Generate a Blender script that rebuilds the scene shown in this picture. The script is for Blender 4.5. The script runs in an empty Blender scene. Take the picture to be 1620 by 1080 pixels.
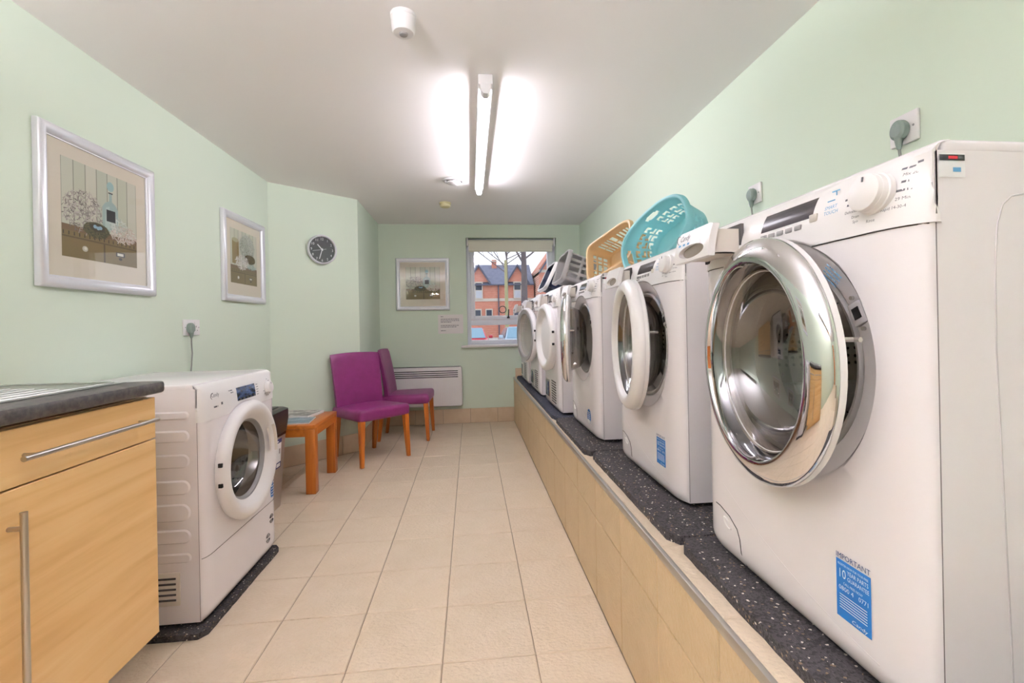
import bpy, bmesh, math, random
from mathutils import Vector, Matrix, Euler

random.seed(7)
PI = math.pi
sc = bpy.context.scene
COL = sc.collection

# ------------------------------------------------------------------ camera
CAM_H, YAW, ROLL = 1.0786, 0.1097, 0.0193
cam_d = bpy.data.cameras.new('camera')
cam = bpy.data.objects.new('camera', cam_d)
COL.objects.link(cam)
cam_d.sensor_fit = 'HORIZONTAL'
cam_d.sensor_width = 36.0
cam_d.lens = 732.9 / 1620 * 36.0
cam_d.shift_x = (810 - 825.16) / 1620
cam_d.shift_y = (513.94 - 540) / 1620
cam_d.clip_start = 0.02
cam_d.clip_end = 500
_r = Vector((math.cos(YAW), -math.sin(YAW), 0))
_f = Vector((math.sin(YAW), math.cos(YAW), 0))
_u = Vector((0, 0, 1))
_r2 = _r * math.cos(ROLL) - _u * math.sin(ROLL)
_u2 = _r * math.sin(ROLL) + _u * math.cos(ROLL)
m = Matrix.Identity(4)
for i in range(3):
    m[i][0], m[i][1], m[i][2] = _r2[i], _u2[i], -_f[i]
m[2][3] = CAM_H
cam.matrix_world = m
sc.camera = cam

# ------------------------------------------------------------------ world and exposure
SKY_STRENGTH = 0.95
TUBE_STRENGTH = 44.0
FILL_STRENGTH = 215.0  # tubes of the added fill light behind the camera
EXPOSURE = 0.96
world = bpy.data.worlds.new('overcast_sky')
sc.world = world
world.use_nodes = True
wn = world.node_tree
bg = wn.nodes['Background']
tc = wn.nodes.new('ShaderNodeTexCoord')
ns = wn.nodes.new('ShaderNodeTexNoise')
ns.inputs['Scale'].default_value = 3.0
ns.inputs['Detail'].default_value = 5.0
rp = wn.nodes.new('ShaderNodeValToRGB')
rp.color_ramp.elements[0].position = 0.3
rp.color_ramp.elements[0].color = (0.72, 0.78, 0.93, 1)
rp.color_ramp.elements[1].position = 0.7
rp.color_ramp.elements[1].color = (0.93, 0.94, 0.98, 1)
wn.links.new(tc.outputs['Generated'], ns.inputs['Vector'])
wn.links.new(ns.outputs['Fac'], rp.inputs['Fac'])
wn.links.new(rp.outputs['Color'], bg.inputs['Color'])
bg.inputs['Strength'].default_value = SKY_STRENGTH
sc.view_settings.view_transform = 'Standard'
sc.view_settings.look = 'None'
sc.view_settings.gamma = 1.0
sc.view_settings.use_curve_mapping = False
sc.view_settings.exposure = EXPOSURE


# ------------------------------------------------------------------ materials
def lin(c):
    return tuple(((x / 255) / 12.92 if x / 255 <= 0.04045 else ((x / 255 + 0.055) / 1.055) ** 2.4) for x in c)


MATS = {}


def mat(name, rgb, rough=0.5, metal=0.0, spec=0.5, noise=None, bump=None, coat=0.0, rand=0.0, emit=None, coords='Object'):
    """rgb in sRGB 0-255.  noise=(rgb2, scale(3) , lo, hi); bump=(scale, strength, distance)."""
    if name in MATS:
        return MATS[name]
    M = bpy.data.materials.new(name)
    M.use_nodes = True
    nt = M.node_tree
    b = nt.nodes['Principled BSDF']
    col = lin(rgb) + (1,)
    b.inputs['Base Color'].default_value = col
    b.inputs['Roughness'].default_value = rough
    b.inputs['Metallic'].default_value = metal
    b.inputs['Specular IOR Level'].default_value = spec
    b.inputs['Coat Weight'].default_value = coat
    b.inputs['Coat Roughness'].default_value = 0.08
    vec = None
    if noise or bump:
        t = nt.nodes.new('ShaderNodeTexCoord')
        vec = t.outputs[coords]
        if rand:
            oi = nt.nodes.new('ShaderNodeObjectInfo')
            mu = nt.nodes.new('ShaderNodeMath'); mu.operation = 'MULTIPLY'; mu.inputs[1].default_value = 37.0
            nt.links.new(oi.outputs['Random'], mu.inputs[0])
            ad = nt.nodes.new('ShaderNodeVectorMath'); ad.operation = 'ADD'
            nt.links.new(vec, ad.inputs[0]); nt.links.new(mu.outputs[0], ad.inputs[1])
            vec = ad.outputs[0]
    out = None
    if noise:
        rgb2, scale, lo, hi = noise[:4]
        mp = nt.nodes.new('ShaderNodeMapping')
        mp.inputs['Scale'].default_value = scale if isinstance(scale, tuple) else (scale,) * 3
        nt.links.new(vec, mp.inputs['Vector'])
        n = nt.nodes.new('ShaderNodeTexNoise')
        n.inputs['Scale'].default_value = 1.0
        n.inputs['Detail'].default_value = 6.0
        n.inputs['Roughness'].default_value = 0.6
        nt.links.new(mp.outputs[0], n.inputs['Vector'])
        r = nt.nodes.new('ShaderNodeValToRGB')
        r.color_ramp.elements[0].position = lo
        r.color_ramp.elements[1].position = hi
        r.color_ramp.elements[0].color = col
        r.color_ramp.elements[1].color = lin(rgb2) + (1,)
        nt.links.new(n.outputs['Fac'], r.inputs['Fac'])
        out = r.outputs['Color']
    if rand:
        oi = nt.nodes.new('ShaderNodeObjectInfo')
        mr = nt.nodes.new('ShaderNodeMapRange')
        mr.inputs['To Min'].default_value = 1 - rand
        mr.inputs['To Max'].default_value = 1 + rand
        nt.links.new(oi.outputs['Random'], mr.inputs['Value'])
        hs = nt.nodes.new('ShaderNodeHueSaturation')
        hs.inputs['Color'].default_value = col
        if out:
            nt.links.new(out, hs.inputs['Color'])
        nt.links.new(mr.outputs[0], hs.inputs['Value'])
        out = hs.outputs['Color']
    if out:
        nt.links.new(out, b.inputs['Base Color'])
    if bump:
        n = nt.nodes.new('ShaderNodeTexNoise')
        mp = nt.nodes.new('ShaderNodeMapping')
        mp.inputs['Scale'].default_value = bump[0] if isinstance(bump[0], tuple) else (bump[0],) * 3
        nt.links.new(vec, mp.inputs['Vector'])
        nt.links.new(mp.outputs[0], n.inputs['Vector'])
        n.inputs['Scale'].default_value = 1.0
        n.inputs['Detail'].default_value = 4.0
        bp = nt.nodes.new('ShaderNodeBump')
        bp.inputs['Strength'].default_value = bump[1]
        bp.inputs['Distance'].default_value = bump[2]
        nt.links.new(n.outputs['Fac'], bp.inputs['Height'])
        nt.links.new(bp.outputs[0], b.inputs['Normal'])
    if emit:
        b.inputs['Emission Color'].default_value = lin(emit[0]) + (1,)
        b.inputs['Emission Strength'].default_value = emit[1]
    MATS[name] = M
    return M


def clear_mat(name, tint, ior=1.45, rough=0.0, haze=0.0):
    """thin clear sheet: tinted see-through plus mirror by angle"""
    M = bpy.data.materials.new(name)
    M.use_nodes = True
    nt = M.node_tree
    nt.nodes.remove(nt.nodes['Principled BSDF'])
    o = nt.nodes['Material Output']
    t = nt.nodes.new('ShaderNodeBsdfTransparent'); t.inputs[0].default_value = lin(tint) + (1,)
    g = nt.nodes.new('ShaderNodeBsdfGlossy'); g.inputs['Roughness'].default_value = rough
    lw = nt.nodes.new('ShaderNodeLayerWeight')
    pw = nt.nodes.new('ShaderNodeMath'); pw.operation = 'POWER'; pw.inputs[1].default_value = 4.5
    nt.links.new(lw.outputs['Facing'], pw.inputs[0]); lw.inputs['Blend'].default_value = 0.5
    f0 = ((ior - 1) / (ior + 1)) ** 2 * 2
    fr = nt.nodes.new('ShaderNodeMapRange')
    fr.inputs['To Min'].default_value = f0; fr.inputs['To Max'].default_value = 0.9
    nt.links.new(pw.outputs[0], fr.inputs['Value'])
    mx = nt.nodes.new('ShaderNodeMixShader')
    nt.links.new(fr.outputs[0], mx.inputs[0]); nt.links.new(t.outputs[0], mx.inputs[1]); nt.links.new(g.outputs[0], mx.inputs[2])
    nt.links.new(mx.outputs[0], o.inputs[0])
    MATS[name] = M
    return M


def fleck_mat(name, base, flecks, scale, thresh, rough=0.8, bumps=0.6):
    M = bpy.data.materials.new(name)
    M.use_nodes = True
    nt = M.node_tree
    b = nt.nodes['Principled BSDF']
    b.inputs['Roughness'].default_value = rough
    t = nt.nodes.new('ShaderNodeTexCoord')
    v = nt.nodes.new('ShaderNodeTexVoronoi'); v.inputs['Scale'].default_value = scale
    nt.links.new(t.outputs['Object'], v.inputs['Vector'])
    sp = nt.nodes.new('ShaderNodeSeparateColor')
    nt.links.new(v.outputs['Color'], sp.inputs[0])
    r = nt.nodes.new('ShaderNodeValToRGB'); r.color_ramp.interpolation = 'CONSTANT'
    r.color_ramp.elements[0].color = lin(base) + (1,)
    e = r.color_ramp.elements[1]; e.position = 0.35; e.color = lin(tuple(min(255, int(c * 1.5 + 8)) for c in base)) + (1,)
    for k, (p, c) in enumerate(zip(thresh, flecks)):
        e = r.color_ramp.elements.new(p); e.color = lin(c) + (1,)
    nt.links.new(sp.outputs[0], r.inputs[0])
    nt.links.new(r.outputs[0], b.inputs['Base Color'])
    bp = nt.nodes.new('ShaderNodeBump'); bp.inputs['Strength'].default_value = bumps; bp.inputs['Distance'].default_value = 0.003
    nt.links.new(v.outputs['Distance'], bp.inputs['Height']); nt.links.new(bp.outputs[0], b.inputs['Normal'])
    MATS[name] = M
    return M


def wood_mat(name, c1, c2, c3, along, scale, rough=0.4):
    M = bpy.data.materials.new(name)
    M.use_nodes = True
    nt = M.node_tree
    b = nt.nodes['Principled BSDF']
    b.inputs['Roughness'].default_value = rough
    t = nt.nodes.new('ShaderNodeTexCoord')
    mp = nt.nodes.new('ShaderNodeMapping')
    s = [scale] * 3; s[along] = scale * 0.06
    mp.inputs['Scale'].default_value = s
    nt.links.new(t.outputs['Object'], mp.inputs['Vector'])
    n = nt.nodes.new('ShaderNodeTexNoise'); n.inputs['Scale'].default_value = 1.0; n.inputs['Detail'].default_value = 8.0
    n.inputs['Distortion'].default_value = 0.6
    nt.links.new(mp.outputs[0], n.inputs['Vector'])
    r = nt.nodes.new('ShaderNodeValToRGB')
    r.color_ramp.elements[0].position = 0.3; r.color_ramp.elements[0].color = lin(c1) + (1,)
    r.color_ramp.elements[1].position = 0.72; r.color_ramp.elements[1].color = lin(c3) + (1,)
    e = r.color_ramp.elements.new(0.5); e.color = lin(c2) + (1,)
    nt.links.new(n.outputs['Fac'], r.inputs[0])
    nt.links.new(r.outputs[0], b.inputs['Base Color'])
    MATS[name] = M
    return M


def vcol_mat(name, rough=0.6):
    M = bpy.data.materials.new(name)
    M.use_nodes = True
    nt = M.node_tree
    b = nt.nodes['Principled BSDF']
    b.inputs['Roughness'].default_value = rough
    a = nt.nodes.new('ShaderNodeAttribute'); a.attribute_name = 'print_colour'
    nt.links.new(a.outputs['Color'], b.inputs['Base Color'])
    MATS[name] = M
    return M


def brick_mat(name, c1, c2, mortar, scale):
    M = bpy.data.materials.new(name)
    M.use_nodes = True
    nt = M.node_tree
    b = nt.nodes['Principled BSDF']
    b.inputs['Roughness'].default_value = 0.9
    t = nt.nodes.new('ShaderNodeTexCoord')
    mp = nt.nodes.new('ShaderNodeMapping')
    mp.inputs['Rotation'].default_value = (PI / 2, 0, 0)
    nt.links.new(t.outputs['Object'], mp.inputs['Vector'])
    k = nt.nodes.new('ShaderNodeTexBrick')
    k.inputs['Scale'].default_value = scale
    k.inputs['Color1'].default_value = lin(c1) + (1,); k.inputs['Color2'].default_value = lin(c2) + (1,)
    k.inputs['Mortar'].default_value = lin(mortar) + (1,)
    nt.links.new(mp.outputs[0], k.inputs['Vector'])
    nt.links.new(k.outputs['Color'], b.inputs['Base Color'])
    MATS[name] = M
    return M


WALL = mat('mint_wall_paint', (218, 231, 212), 0.75, bump=(90, 0.06, 0.002))
CEIL = mat('white_ceiling_paint', (246, 243, 240), 0.8, bump=(60, 0.04, 0.002))
GROUT = mat('tile_grout', (158, 142, 120), 0.9)
TILE = mat('cream_floor_tile', (222, 203, 176), 0.42, noise=((229, 211, 187), 9.0, 0.3, 0.7), bump=((70, 100, 70), 0.55, 0.009), rand=0.025)
TILE2 = mat('tan_wall_tile', (204, 178, 138), 0.42, noise=((213, 188, 150), 9.0, 0.3, 0.7), bump=((80, 80, 80), 0.45, 0.008), rand=0.02)
TILE3 = mat('skirting_tile', (206, 182, 150), 0.42, noise=((215, 194, 165), 9.0, 0.3, 0.7), bump=(34, 0.25, 0.004), rand=0.03)
TRIM = mat('aluminium_trim', (190, 186, 178), 0.35, 0.85)
WHITE = mat('white_enamel', (240, 235, 237), 0.22, spec=0.5, coat=0.3)
WHITE2 = mat('white_plastic', (238, 235, 234), 0.3)
OFFWHITE = mat('offwhite_plastic', (222, 214, 204), 0.4)
GREYP = mat('grey_plastic', (158, 155, 154), 0.45)
RECESS = mat('light_grey_recess', (232, 229, 230), 0.35)
GASKET = mat('grey_rubber_gasket', (150, 148, 145), 0.55)
GREYSEAM = mat('grey_parting_line', (124, 118, 118), 0.8)
DARKSEAM = mat('seam_shadow_gap', (70, 66, 66), 0.8)
BLACKP = mat('black_plastic', (22, 22, 24), 0.35)
SCREEN = mat('dark_display', (46, 44, 48), 0.12)
SCREENB = mat('blue_display_film', (70, 92, 140), 0.15, noise=((20, 28, 52), (20, 20, 60), 0.42, 0.6))
CHROME = mat('polished_chrome', (226, 226, 228), 0.035, 1.0)
STEEL = mat('brushed_steel', (188, 184, 178), 0.3, 1.0)
DRAINER = mat('dull_drainer_steel', (168, 170, 164), 0.34, 0.8)
BINSTEEL = mat('satin_bin_steel', (186, 178, 170), 0.38, 0.75)
BLUEST = mat('blue_sticker', (18, 110, 186), 0.45)
DBLUE = mat('dark_blue_sticker', (34, 48, 118), 0.45)
STICKW = mat('sticker_white', (240, 240, 240), 0.5)
INK = mat('dark_print_ink', (96, 96, 102), 0.6)
INKB = mat('navy_print_ink', (30, 70, 120), 0.6)
INKL = mat('light_blue_print_ink', (110, 170, 210), 0.6)
BLACK = mat('matt_black', (14, 14, 15), 0.7)
SILVERF = mat('silver_frame', (228, 229, 234), 0.32, 0.35)
MOUNT = mat('cream_mount', (226, 214, 196), 0.8)
PAPER = mat('white_paper', (234, 230, 226), 0.7)
PURPLE = mat('purple_leatherette', (142, 50, 116), 0.38, noise=((132, 45, 107), 14.0, 0.35, 0.65), bump=(220, 0.08, 0.001))
ORANGE = wood_mat('orange_beech_wood', (176, 92, 26), (196, 108, 36), (208, 124, 48), 2, 26.0, 0.32)
ORANGET = wood_mat('orange_beech_top', (178, 96, 28), (200, 114, 40), (212, 130, 54), 1, 26.0, 0.32)
OAK = wood_mat('light_oak_laminate', (222, 176, 114), (236, 194, 134), (242, 205, 150), 1, 20.0, 0.42)
WORKTOP = mat('dark_speckled_laminate', (62, 60, 62), 0.35, noise=((104, 98, 94), 60.0, 0.4, 0.72))
MATF = fleck_mat('recycled_rubber', (38, 35, 36), [(128, 108, 84), (214, 204, 190)], 240, [0.955, 0.982])
MATN = fleck_mat('navy_rubber', (34, 36, 46), [(70, 72, 84), (170, 165, 160)], 240, [0.93, 0.985])
GREYB = mat('grey_basket_plastic', (150, 148, 146), 0.45)
NAVY = mat('navy_plastic', (30, 38, 66), 0.4)
CABLE = mat('grey_cable', (140, 144, 136), 0.5)
PLUG = mat('grey_plug_plastic', (132, 146, 138), 0.45)
UPVC = mat('white_window_frame', (240, 241, 250), 0.35)
BLIND = mat('cream_blind', (236, 232, 216), 0.7)
DRUM = None


def translucent_mat(name, rgb, share):
    M = mat(name, rgb, 0.35)
    nt = M.node_tree
    b = nt.nodes['Principled BSDF']
    t = nt.nodes.new('ShaderNodeBsdfTranslucent'); t.inputs[0].default_value = lin(rgb) + (1,)
    mx = nt.nodes.new('ShaderNodeMixShader'); mx.inputs[0].default_value = share
    nt.links.new(b.outputs[0], mx.inputs[1]); nt.links.new(t.outputs[0], mx.inputs[2])
    nt.links.new(mx.outputs[0], nt.nodes['Material Output'].inputs[0])
    return M




def drum_material():
    M = bpy.data.materials.new('perforated_steel_drum')
    M.use_nodes = True
    nt = M.node_tree
    b = nt.nodes['Principled BSDF']
    b.inputs['Metallic'].default_value = 1.0
    b.inputs['Roughness'].default_value = 0.22
    t = nt.nodes.new('ShaderNodeTexCoord')
    v = nt.nodes.new('ShaderNodeTexVoronoi'); v.inputs['Scale'].default_value = 55; v.inputs['Randomness'].default_value = 0.15
    nt.links.new(t.outputs['Object'], v.inputs['Vector'])
    r = nt.nodes.new('ShaderNodeValToRGB'); r.color_ramp.interpolation = 'CONSTANT'
    r.color_ramp.elements[0].color = (0.01, 0.01, 0.01, 1)
    r.color_ramp.elements[1].position = 0.22; r.color_ramp.elements[1].color = (0.72, 0.71, 0.69, 1)
    nt.links.new(v.outputs['Distance'], r.inputs[0]); nt.links.new(r.outputs[0], b.inputs['Base Color'])
    return M


DRUM = drum_material()
TEAL = translucent_mat('teal_plastic', (184, 234, 238), 0.5)
BEIGE = translucent_mat('beige_plastic', (232, 204, 158), 0.35)
GLASS = clear_mat('clear_glass', (250, 252, 252), 1.4)
DOORGLASS = clear_mat('smoked_door_glass', (186, 178, 168), 1.8)
CLEARP = clear_mat('clear_door_bowl', (228, 230, 230), 1.45)
PRINT = vcol_mat('printed_picture')


# ------------------------------------------------------------------ mesh helpers
def add_mesh(bm, verts, faces, M=None, mi=0):
    vs = [bm.verts.new(M @ Vector(v) if M else Vector(v)) for v in verts]
    out = []
    for f in faces:
        try:
            fc = bm.faces.new([vs[i] for i in f]); fc.material_index = mi; out.append(fc)
        except ValueError:
            pass
    return out


def box(bm, lo, hi, bev=0.0, seg=2, M=None, mi=0):
    lo = Vector(lo); hi = Vector(hi)
    t = bmesh.new()
    bmesh.ops.create_cube(t, size=1.0)
    for v in t.verts:
        v.co = Vector(((lo[i] + hi[i]) / 2 + v.co[i] * (hi[i] - lo[i]) for i in range(3)))
    if bev > 0:
        bmesh.ops.bevel(t, geom=list(t.edges), offset=bev, segments=seg, profile=0.5, affect='EDGES', clamp_overlap=True)
    merge(bm, t, M, mi)
    t.free()


def merge(bm, t, M=None, mi=0):
    mp = {}
    for v in t.verts:
        mp[v] = bm.verts.new(M @ v.co if M else v.co)
    for f in t.faces:
        try:
            n = bm.faces.new([mp[v] for v in f.verts]); n.material_index = mi
        except ValueError:
            pass


def lathe(bm, prof, n=48, M=None, a0=0.0, a1=2 * PI, mi=0):
    """profile [(radius, y)] turned about the local Y axis (x=r cos, z=r sin)"""
    full = abs(a1 - a0 - 2 * PI) < 1e-6
    k = n if full else n + 1
    rows = []
    for r, y in prof:
        if r < 1e-7:
            v = bm.verts.new(M @ Vector((0, y, 0)) if M else (0, y, 0)); rows.append([v] * k)
        else:
            row = []
            for i in range(k):
                a = a0 + (a1 - a0) * i / n
                p = Vector((r * math.cos(a), y, r * math.sin(a)))
                row.append(bm.verts.new(M @ p if M else p))
            rows.append(row)
    for a, b in zip(rows, rows[1:]):
        for i in range(n):
            j = (i + 1) % k
            q = []
            for v in (a[i], b[i], b[j], a[j]):
                if v not in q: q.append(v)
            if len(q) >= 3:
                try:
                    bm.faces.new(q).material_index = mi
                except ValueError:
                    pass


def tube(bm, pts, r, n=8, closed=False, M=None, cap=True):
    pts = [Vector(p) for p in pts]
    rr = r if isinstance(r, (list, tuple)) else [r] * len(pts)
    rows = []
    up0 = None
    L = len(pts)
    for i, p in enumerate(pts):
        if closed:
            d = (pts[(i + 1) % L] - pts[i - 1]).normalized()
        else:
            d = (pts[min(i + 1, L - 1)] - pts[max(i - 1, 0)]).normalized()
        if up0 is None:
            up0 = Vector((0, 0, 1)) if abs(d.z) < 0.9 else Vector((1, 0, 0))
        s = d.cross(up0)
        if s.length < 1e-6: s = d.cross(Vector((0, 1, 0)))
        s.normalize(); u = s.cross(d).normalized(); up0 = u
        row = []
        for k in range(n):
            a = 2 * PI * k / n
            q = p + (s * math.cos(a) + u * math.sin(a)) * rr[i]
            row.append(bm.verts.new(M @ q if M else q))
        rows.append(row)
    rng = range(L) if closed else range(L - 1)
    for i in rng:
        a = rows[i]; b = rows[(i + 1) % L]
        for k in range(n):
            try: bm.faces.new([a[k], a[(k + 1) % n], b[(k + 1) % n], b[k]])
            except ValueError: pass
    if cap and not closed:
        bm.faces.new(rows[0][::-1]); bm.faces.new(rows[-1])


def prism(bm, poly, y0, y1, M=None, mi=0):
    """polygon in (x,z) extruded along y"""
    n = len(poly)
    vs = [(x, y0, z) for x, z in poly] + [(x, y1, z) for x, z in poly]
    fs = [tuple(range(n)), tuple(range(2 * n - 1, n - 1, -1))] + [(i, i + n, (i + 1) % n + n, (i + 1) % n) for i in range(n)]
    add_mesh(bm, vs, fs, M, mi)


def rrect(x0, z0, x1, z1, r, n=5):
    out = []
    for cx, cz, a in ((x1 - r, z1 - r, 0), (x0 + r, z1 - r, 90), (x0 + r, z0 + r, 180), (x1 - r, z0 + r, 270)):
        for k in range(n + 1):
            t = math.radians(a + 90 * k / n)
            out.append((cx + r * math.cos(t), cz + r * math.sin(t)))
    return out


_text_cache = {}


def text_geo(s):
    if s in _text_cache: return _text_cache[s]
    cu = bpy.data.curves.new('lettering', 'FONT')
    cu.body = s; cu.size = 1.0; cu.align_x = 'LEFT'; cu.resolution_u = 2; cu.fill_mode = 'FRONT'
    ob = bpy.data.objects.new('lettering', cu)
    COL.objects.link(ob)
    dg = bpy.context.evaluated_depsgraph_get()
    me = ob.evaluated_get(dg).to_mesh()
    vs = [v.co.copy() for v in me.vertices]; fs = [tuple(p.vertices) for p in me.polygons]
    ob.evaluated_get(dg).to_mesh_clear()
    bpy.data.objects.remove(ob); bpy.data.curves.remove(cu)
    w = max([v.x for v in vs] or [0])
    _text_cache[s] = (vs, fs, w)
    return _text_cache[s]


def text(bm, s, x, z, size, M=None, width=None, y=0.0, fn=None, slant=0.0, align='l', mi=0):
    """text in the local xz plane facing -y; fn(x,z)->y drapes it on a front"""
    vs, fs, w = text_geo(s)
    k = size if not width else size
    sx = size if not width else width / max(w, 1e-6)
    off = 0 if align == 'l' else -w * sx / 2
    pts = []
    for v in vs:
        px = x + off + v.x * sx + v.y * size * slant; pz = z + v.y * size
        pts.append((px, (fn(px, pz) if fn else 0) + y, pz))
    add_mesh(bm, pts, fs, M, mi)


def bars(bm, x, z, w, h, M=None, fn=None, y=0.0):
    """a line of print too small to read: short word-long strokes"""
    rb_ = random.Random(int(abs(x * 7919 + z * 104729) * 1000))
    p = x
    while p < x + w - h * 0.4:
        e = min(p + h * rb_.uniform(1.6, 4.5), x + w)
        q = [(p, z), (e, z), (e, z + h), (p, z + h)]
        add_mesh(bm, [(a, (fn(a, b) if fn else 0) + y, b) for a, b in q], [(0, 1, 2, 3)], M)
        p = e + h * 0.7


def obj(name, bm, material, parent=None, smooth=35, loc=None):
    bmesh.ops.recalc_face_normals(bm, faces=list(bm.faces)) if smooth is not None else None
    me = bpy.data.meshes.new(name)
    bm.to_mesh(me); bm.free()
    for mm in (material if isinstance(material, (list, tuple)) else [material]):
        me.materials.append(mm)
    if smooth:
        me.polygons.foreach_set('use_smooth', [True] * len(me.polygons))
        me.set_sharp_from_angle(angle=math.radians(smooth))
    o = bpy.data.objects.new(name, me)
    COL.objects.link(o)
    if parent: o.parent = parent
    if loc: o.location = loc
    return o


def tag(o, label=None, cat=None, group=None, kind=None):
    if label: o['label'] = label
    if cat: o['category'] = cat
    if group: o['group'] = group
    if kind: o['kind'] = kind
    return o


def thing(name, label, cat, loc=(0, 0, 0), rz=0.0, group=None):
    o = bpy.data.objects.new(name, None)
    o.empty_display_size = 0.05
    COL.objects.link(o)
    o.location = loc; o.rotation_euler = (0, 0, rz)
    return tag(o, label, cat, group)


def part(name, material, parent, fn, smooth=35):
    bm = bmesh.new(); fn(bm)
    return obj(name, bm, material, parent, smooth)


def sheet(name, material, parent, x0, z0, x1, z1, y):
    b = bmesh.new(); add_mesh(b, [(x0, y, z0), (x1, y, z0), (x1, y, z1), (x0, y, z1)], [(0, 1, 2, 3)])
    return obj(name, b, material, parent, None)


def boxpart(name, material, parent, lo, hi, bev=0.0, seg=2):
    bm = bmesh.new(); box(bm, lo, hi, bev, seg)
    return obj(name, bm, material, parent)


def structure(name, bm, material, parent=None):
    o = obj(name, bm, material, parent, 30)
    if not parent: o['kind'] = 'structure'
    return o


# ------------------------------------------------------------------ room shell
XL, XR, YB, YR, H = -1.528, 1.257, 5.20, -3.0, 2.213
XP, ZP = 0.471, 0.495           # platform face and top
YC = 3.74                       # end of left wall
COLX, COLY = -0.975, 4.22       # corner between angled wall and return
WT = 0.15
WX0, WX1, WZ0, WZ1 = -0.035, 0.985, 0.845, 2.065    # window opening

bm = bmesh.new(); box(bm, (XL - 0.2, YR - 0.2, -0.12), (XR + 0.2, YB + 0.2, -0.004))
floor = structure('floor', bm, GROUT)
bm = bmesh.new(); box(bm, (XL - 0.2, YR - 0.2, H), (XR + 0.2, YB + 0.2, H + 0.12))
structure('ceiling', bm, CEIL)
bm = bmesh.new(); box(bm, (XL - WT, YR, -0.004), (XL, YC, H))
structure('wall_left', bm, WALL)
bm = bmesh.new()
prism_pts = [(XL, YC), (COLX, COLY), (COLX - 0.1, COLY + 0.2), (XL - WT, YC + 0.25), (XL - WT, YC)]
n = len(prism_pts)
add_mesh(bm, [(x, y, -0.004) for x, y in prism_pts] + [(x, y, H) for x, y in prism_pts],
         [tuple(range(n)), tuple(range(n, 2 * n))] + [(i, (i + 1) % n, (i + 1) % n + n, i + n) for i in range(n)])
structure('wall_angled', bm, WALL)
bm = bmesh.new()
q = [(COLX, COLY), (COLX - 0.01, YB), (COLX - WT, YB), (COLX - 0.1, COLY + 0.2)]
n = 4
add_mesh(bm, [(x, y, -0.004) for x, y in q] + [(x, y, H) for x, y in q],
         [tuple(range(n)), tuple(range(n, 2 * n))] + [(i, (i + 1) % n, (i + 1) % n + n, i + n) for i in range(n)])
structure('wall_return', bm, WALL)
bm = bmesh.new()
YO = YB + 0.28
box(bm, (COLX - WT, YB, -0.004), (WX0, YO, H))
box(bm, (WX1, YB, -0.004), (XR + WT, YO, H))
box(bm, (WX0, YB, -0.004), (WX1, YO, WZ0))
box(bm, (WX0, YB, WZ1), (WX1, YO, H))
structure('wall_back', bm, WALL)
bm = bmesh.new(); box(bm, (XR, YR, -0.004), (XR + WT, YB, H))
structure('wall_right', bm, WALL)
bm = bmesh.new(); box(bm, (XL - WT, YR - WT, -0.004), (XR + WT, YR, H))
structure('wall_rear', bm, WALL)

# door in the wall behind the photographer
d1 = bpy.data.objects.new('door_1', None); COL.objects.link(d1); d1['kind'] = 'structure'
d1.location = (-0.45, YR, 0)
boxpart('door_leaf', ORANGET, d1, (-0.41, 0.005, 0.01), (0.41, 0.045, 2.0), 0.003)
bm = bmesh.new()
box(bm, (-0.48, 0.0, 0.0), (-0.42, 0.06, 2.07), 0.004); box(bm, (0.42, 0.0, 0.0), (0.48, 0.06, 2.07), 0.004)
box(bm, (-0.42, 0.0, 2.01), (0.42, 0.06, 2.07), 0.004)
obj('door_frame', bm, WHITE2, d1)
bm = bmesh.new(); tube(bm, [(0.35, 0.045, 1.0), (0.35, 0.09, 1.0), (0.24, 0.09, 1.0)], 0.009)
obj('door_handle', bm, STEEL, d1)

# floor tiles
T = 0.302; G = 0.0034
X0, Y0 = -0.1097, 1.8075
mesh_cache = {}


def tile_mesh(w, d, th, name, material):
    k = (round(w, 4), round(d, 4), th, name)
    if k not in mesh_cache:
        b = bmesh.new()
        e = 0.0022
        vs = [(0, 0, -th), (w, 0, -th), (w, d, -th), (0, d, -th), (0, 0, -e), (w, 0, -e), (w, d, -e), (0, d, -e),
              (e, e, 0), (w - e, e, 0), (w - e, d - e, 0), (e, d - e, 0)]
        fs = [(0, 1, 5, 4), (1, 2, 6, 5), (2, 3, 7, 6), (3, 0, 4, 7), (4, 5, 9, 8), (5, 6, 10, 9), (6, 7, 11, 10), (7, 4, 8, 11), (8, 9, 10, 11)]
        add_mesh(b, vs, fs)
        bmesh.ops.recalc_face_normals(b, faces=list(b.faces))
        me = bpy.data.meshes.new(name); b.to_mesh(me); b.free(); me.materials.append(material)
        mesh_cache[k] = me
    return mesh_cache[k]


def tile_obj(name, me, parent, M):
    o = bpy.data.objects.new(name, me); COL.objects.link(o); o.parent = parent
    o.matrix_local = M
    return o


for i in range(-6, 4):
    xa = X0 + i * T + G / 2; xb = xa + T - G
    if xb < XL or xa > XP: continue
    xa2, xb2 = max(xa, XL), min(xb, XP - 0.001)
    if xb2 - xa2 < 0.01: continue
    for j in range(-16, 13):
        ya = Y0 + j * T + G / 2; yb = ya + T - G
        if yb < YR or ya > YB: continue
        ya2, yb2 = max(ya, YR), min(yb, YB)
        if yb2 - ya2 < 0.01: continue
        # cells wholly behind the angled wall or the return are left out
        if xb2 < COLX - 0.02 and ya2 > COLY: continue
        tile_obj('floor_tile', tile_mesh(xb2 - xa2, yb2 - ya2, 0.004, 'floor_tile', TILE), floor, Matrix.Translation((xa2, ya2, random.uniform(-0.0003, 0.0003))))

# skirting of tiles along the walls
BH = 0.162


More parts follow.
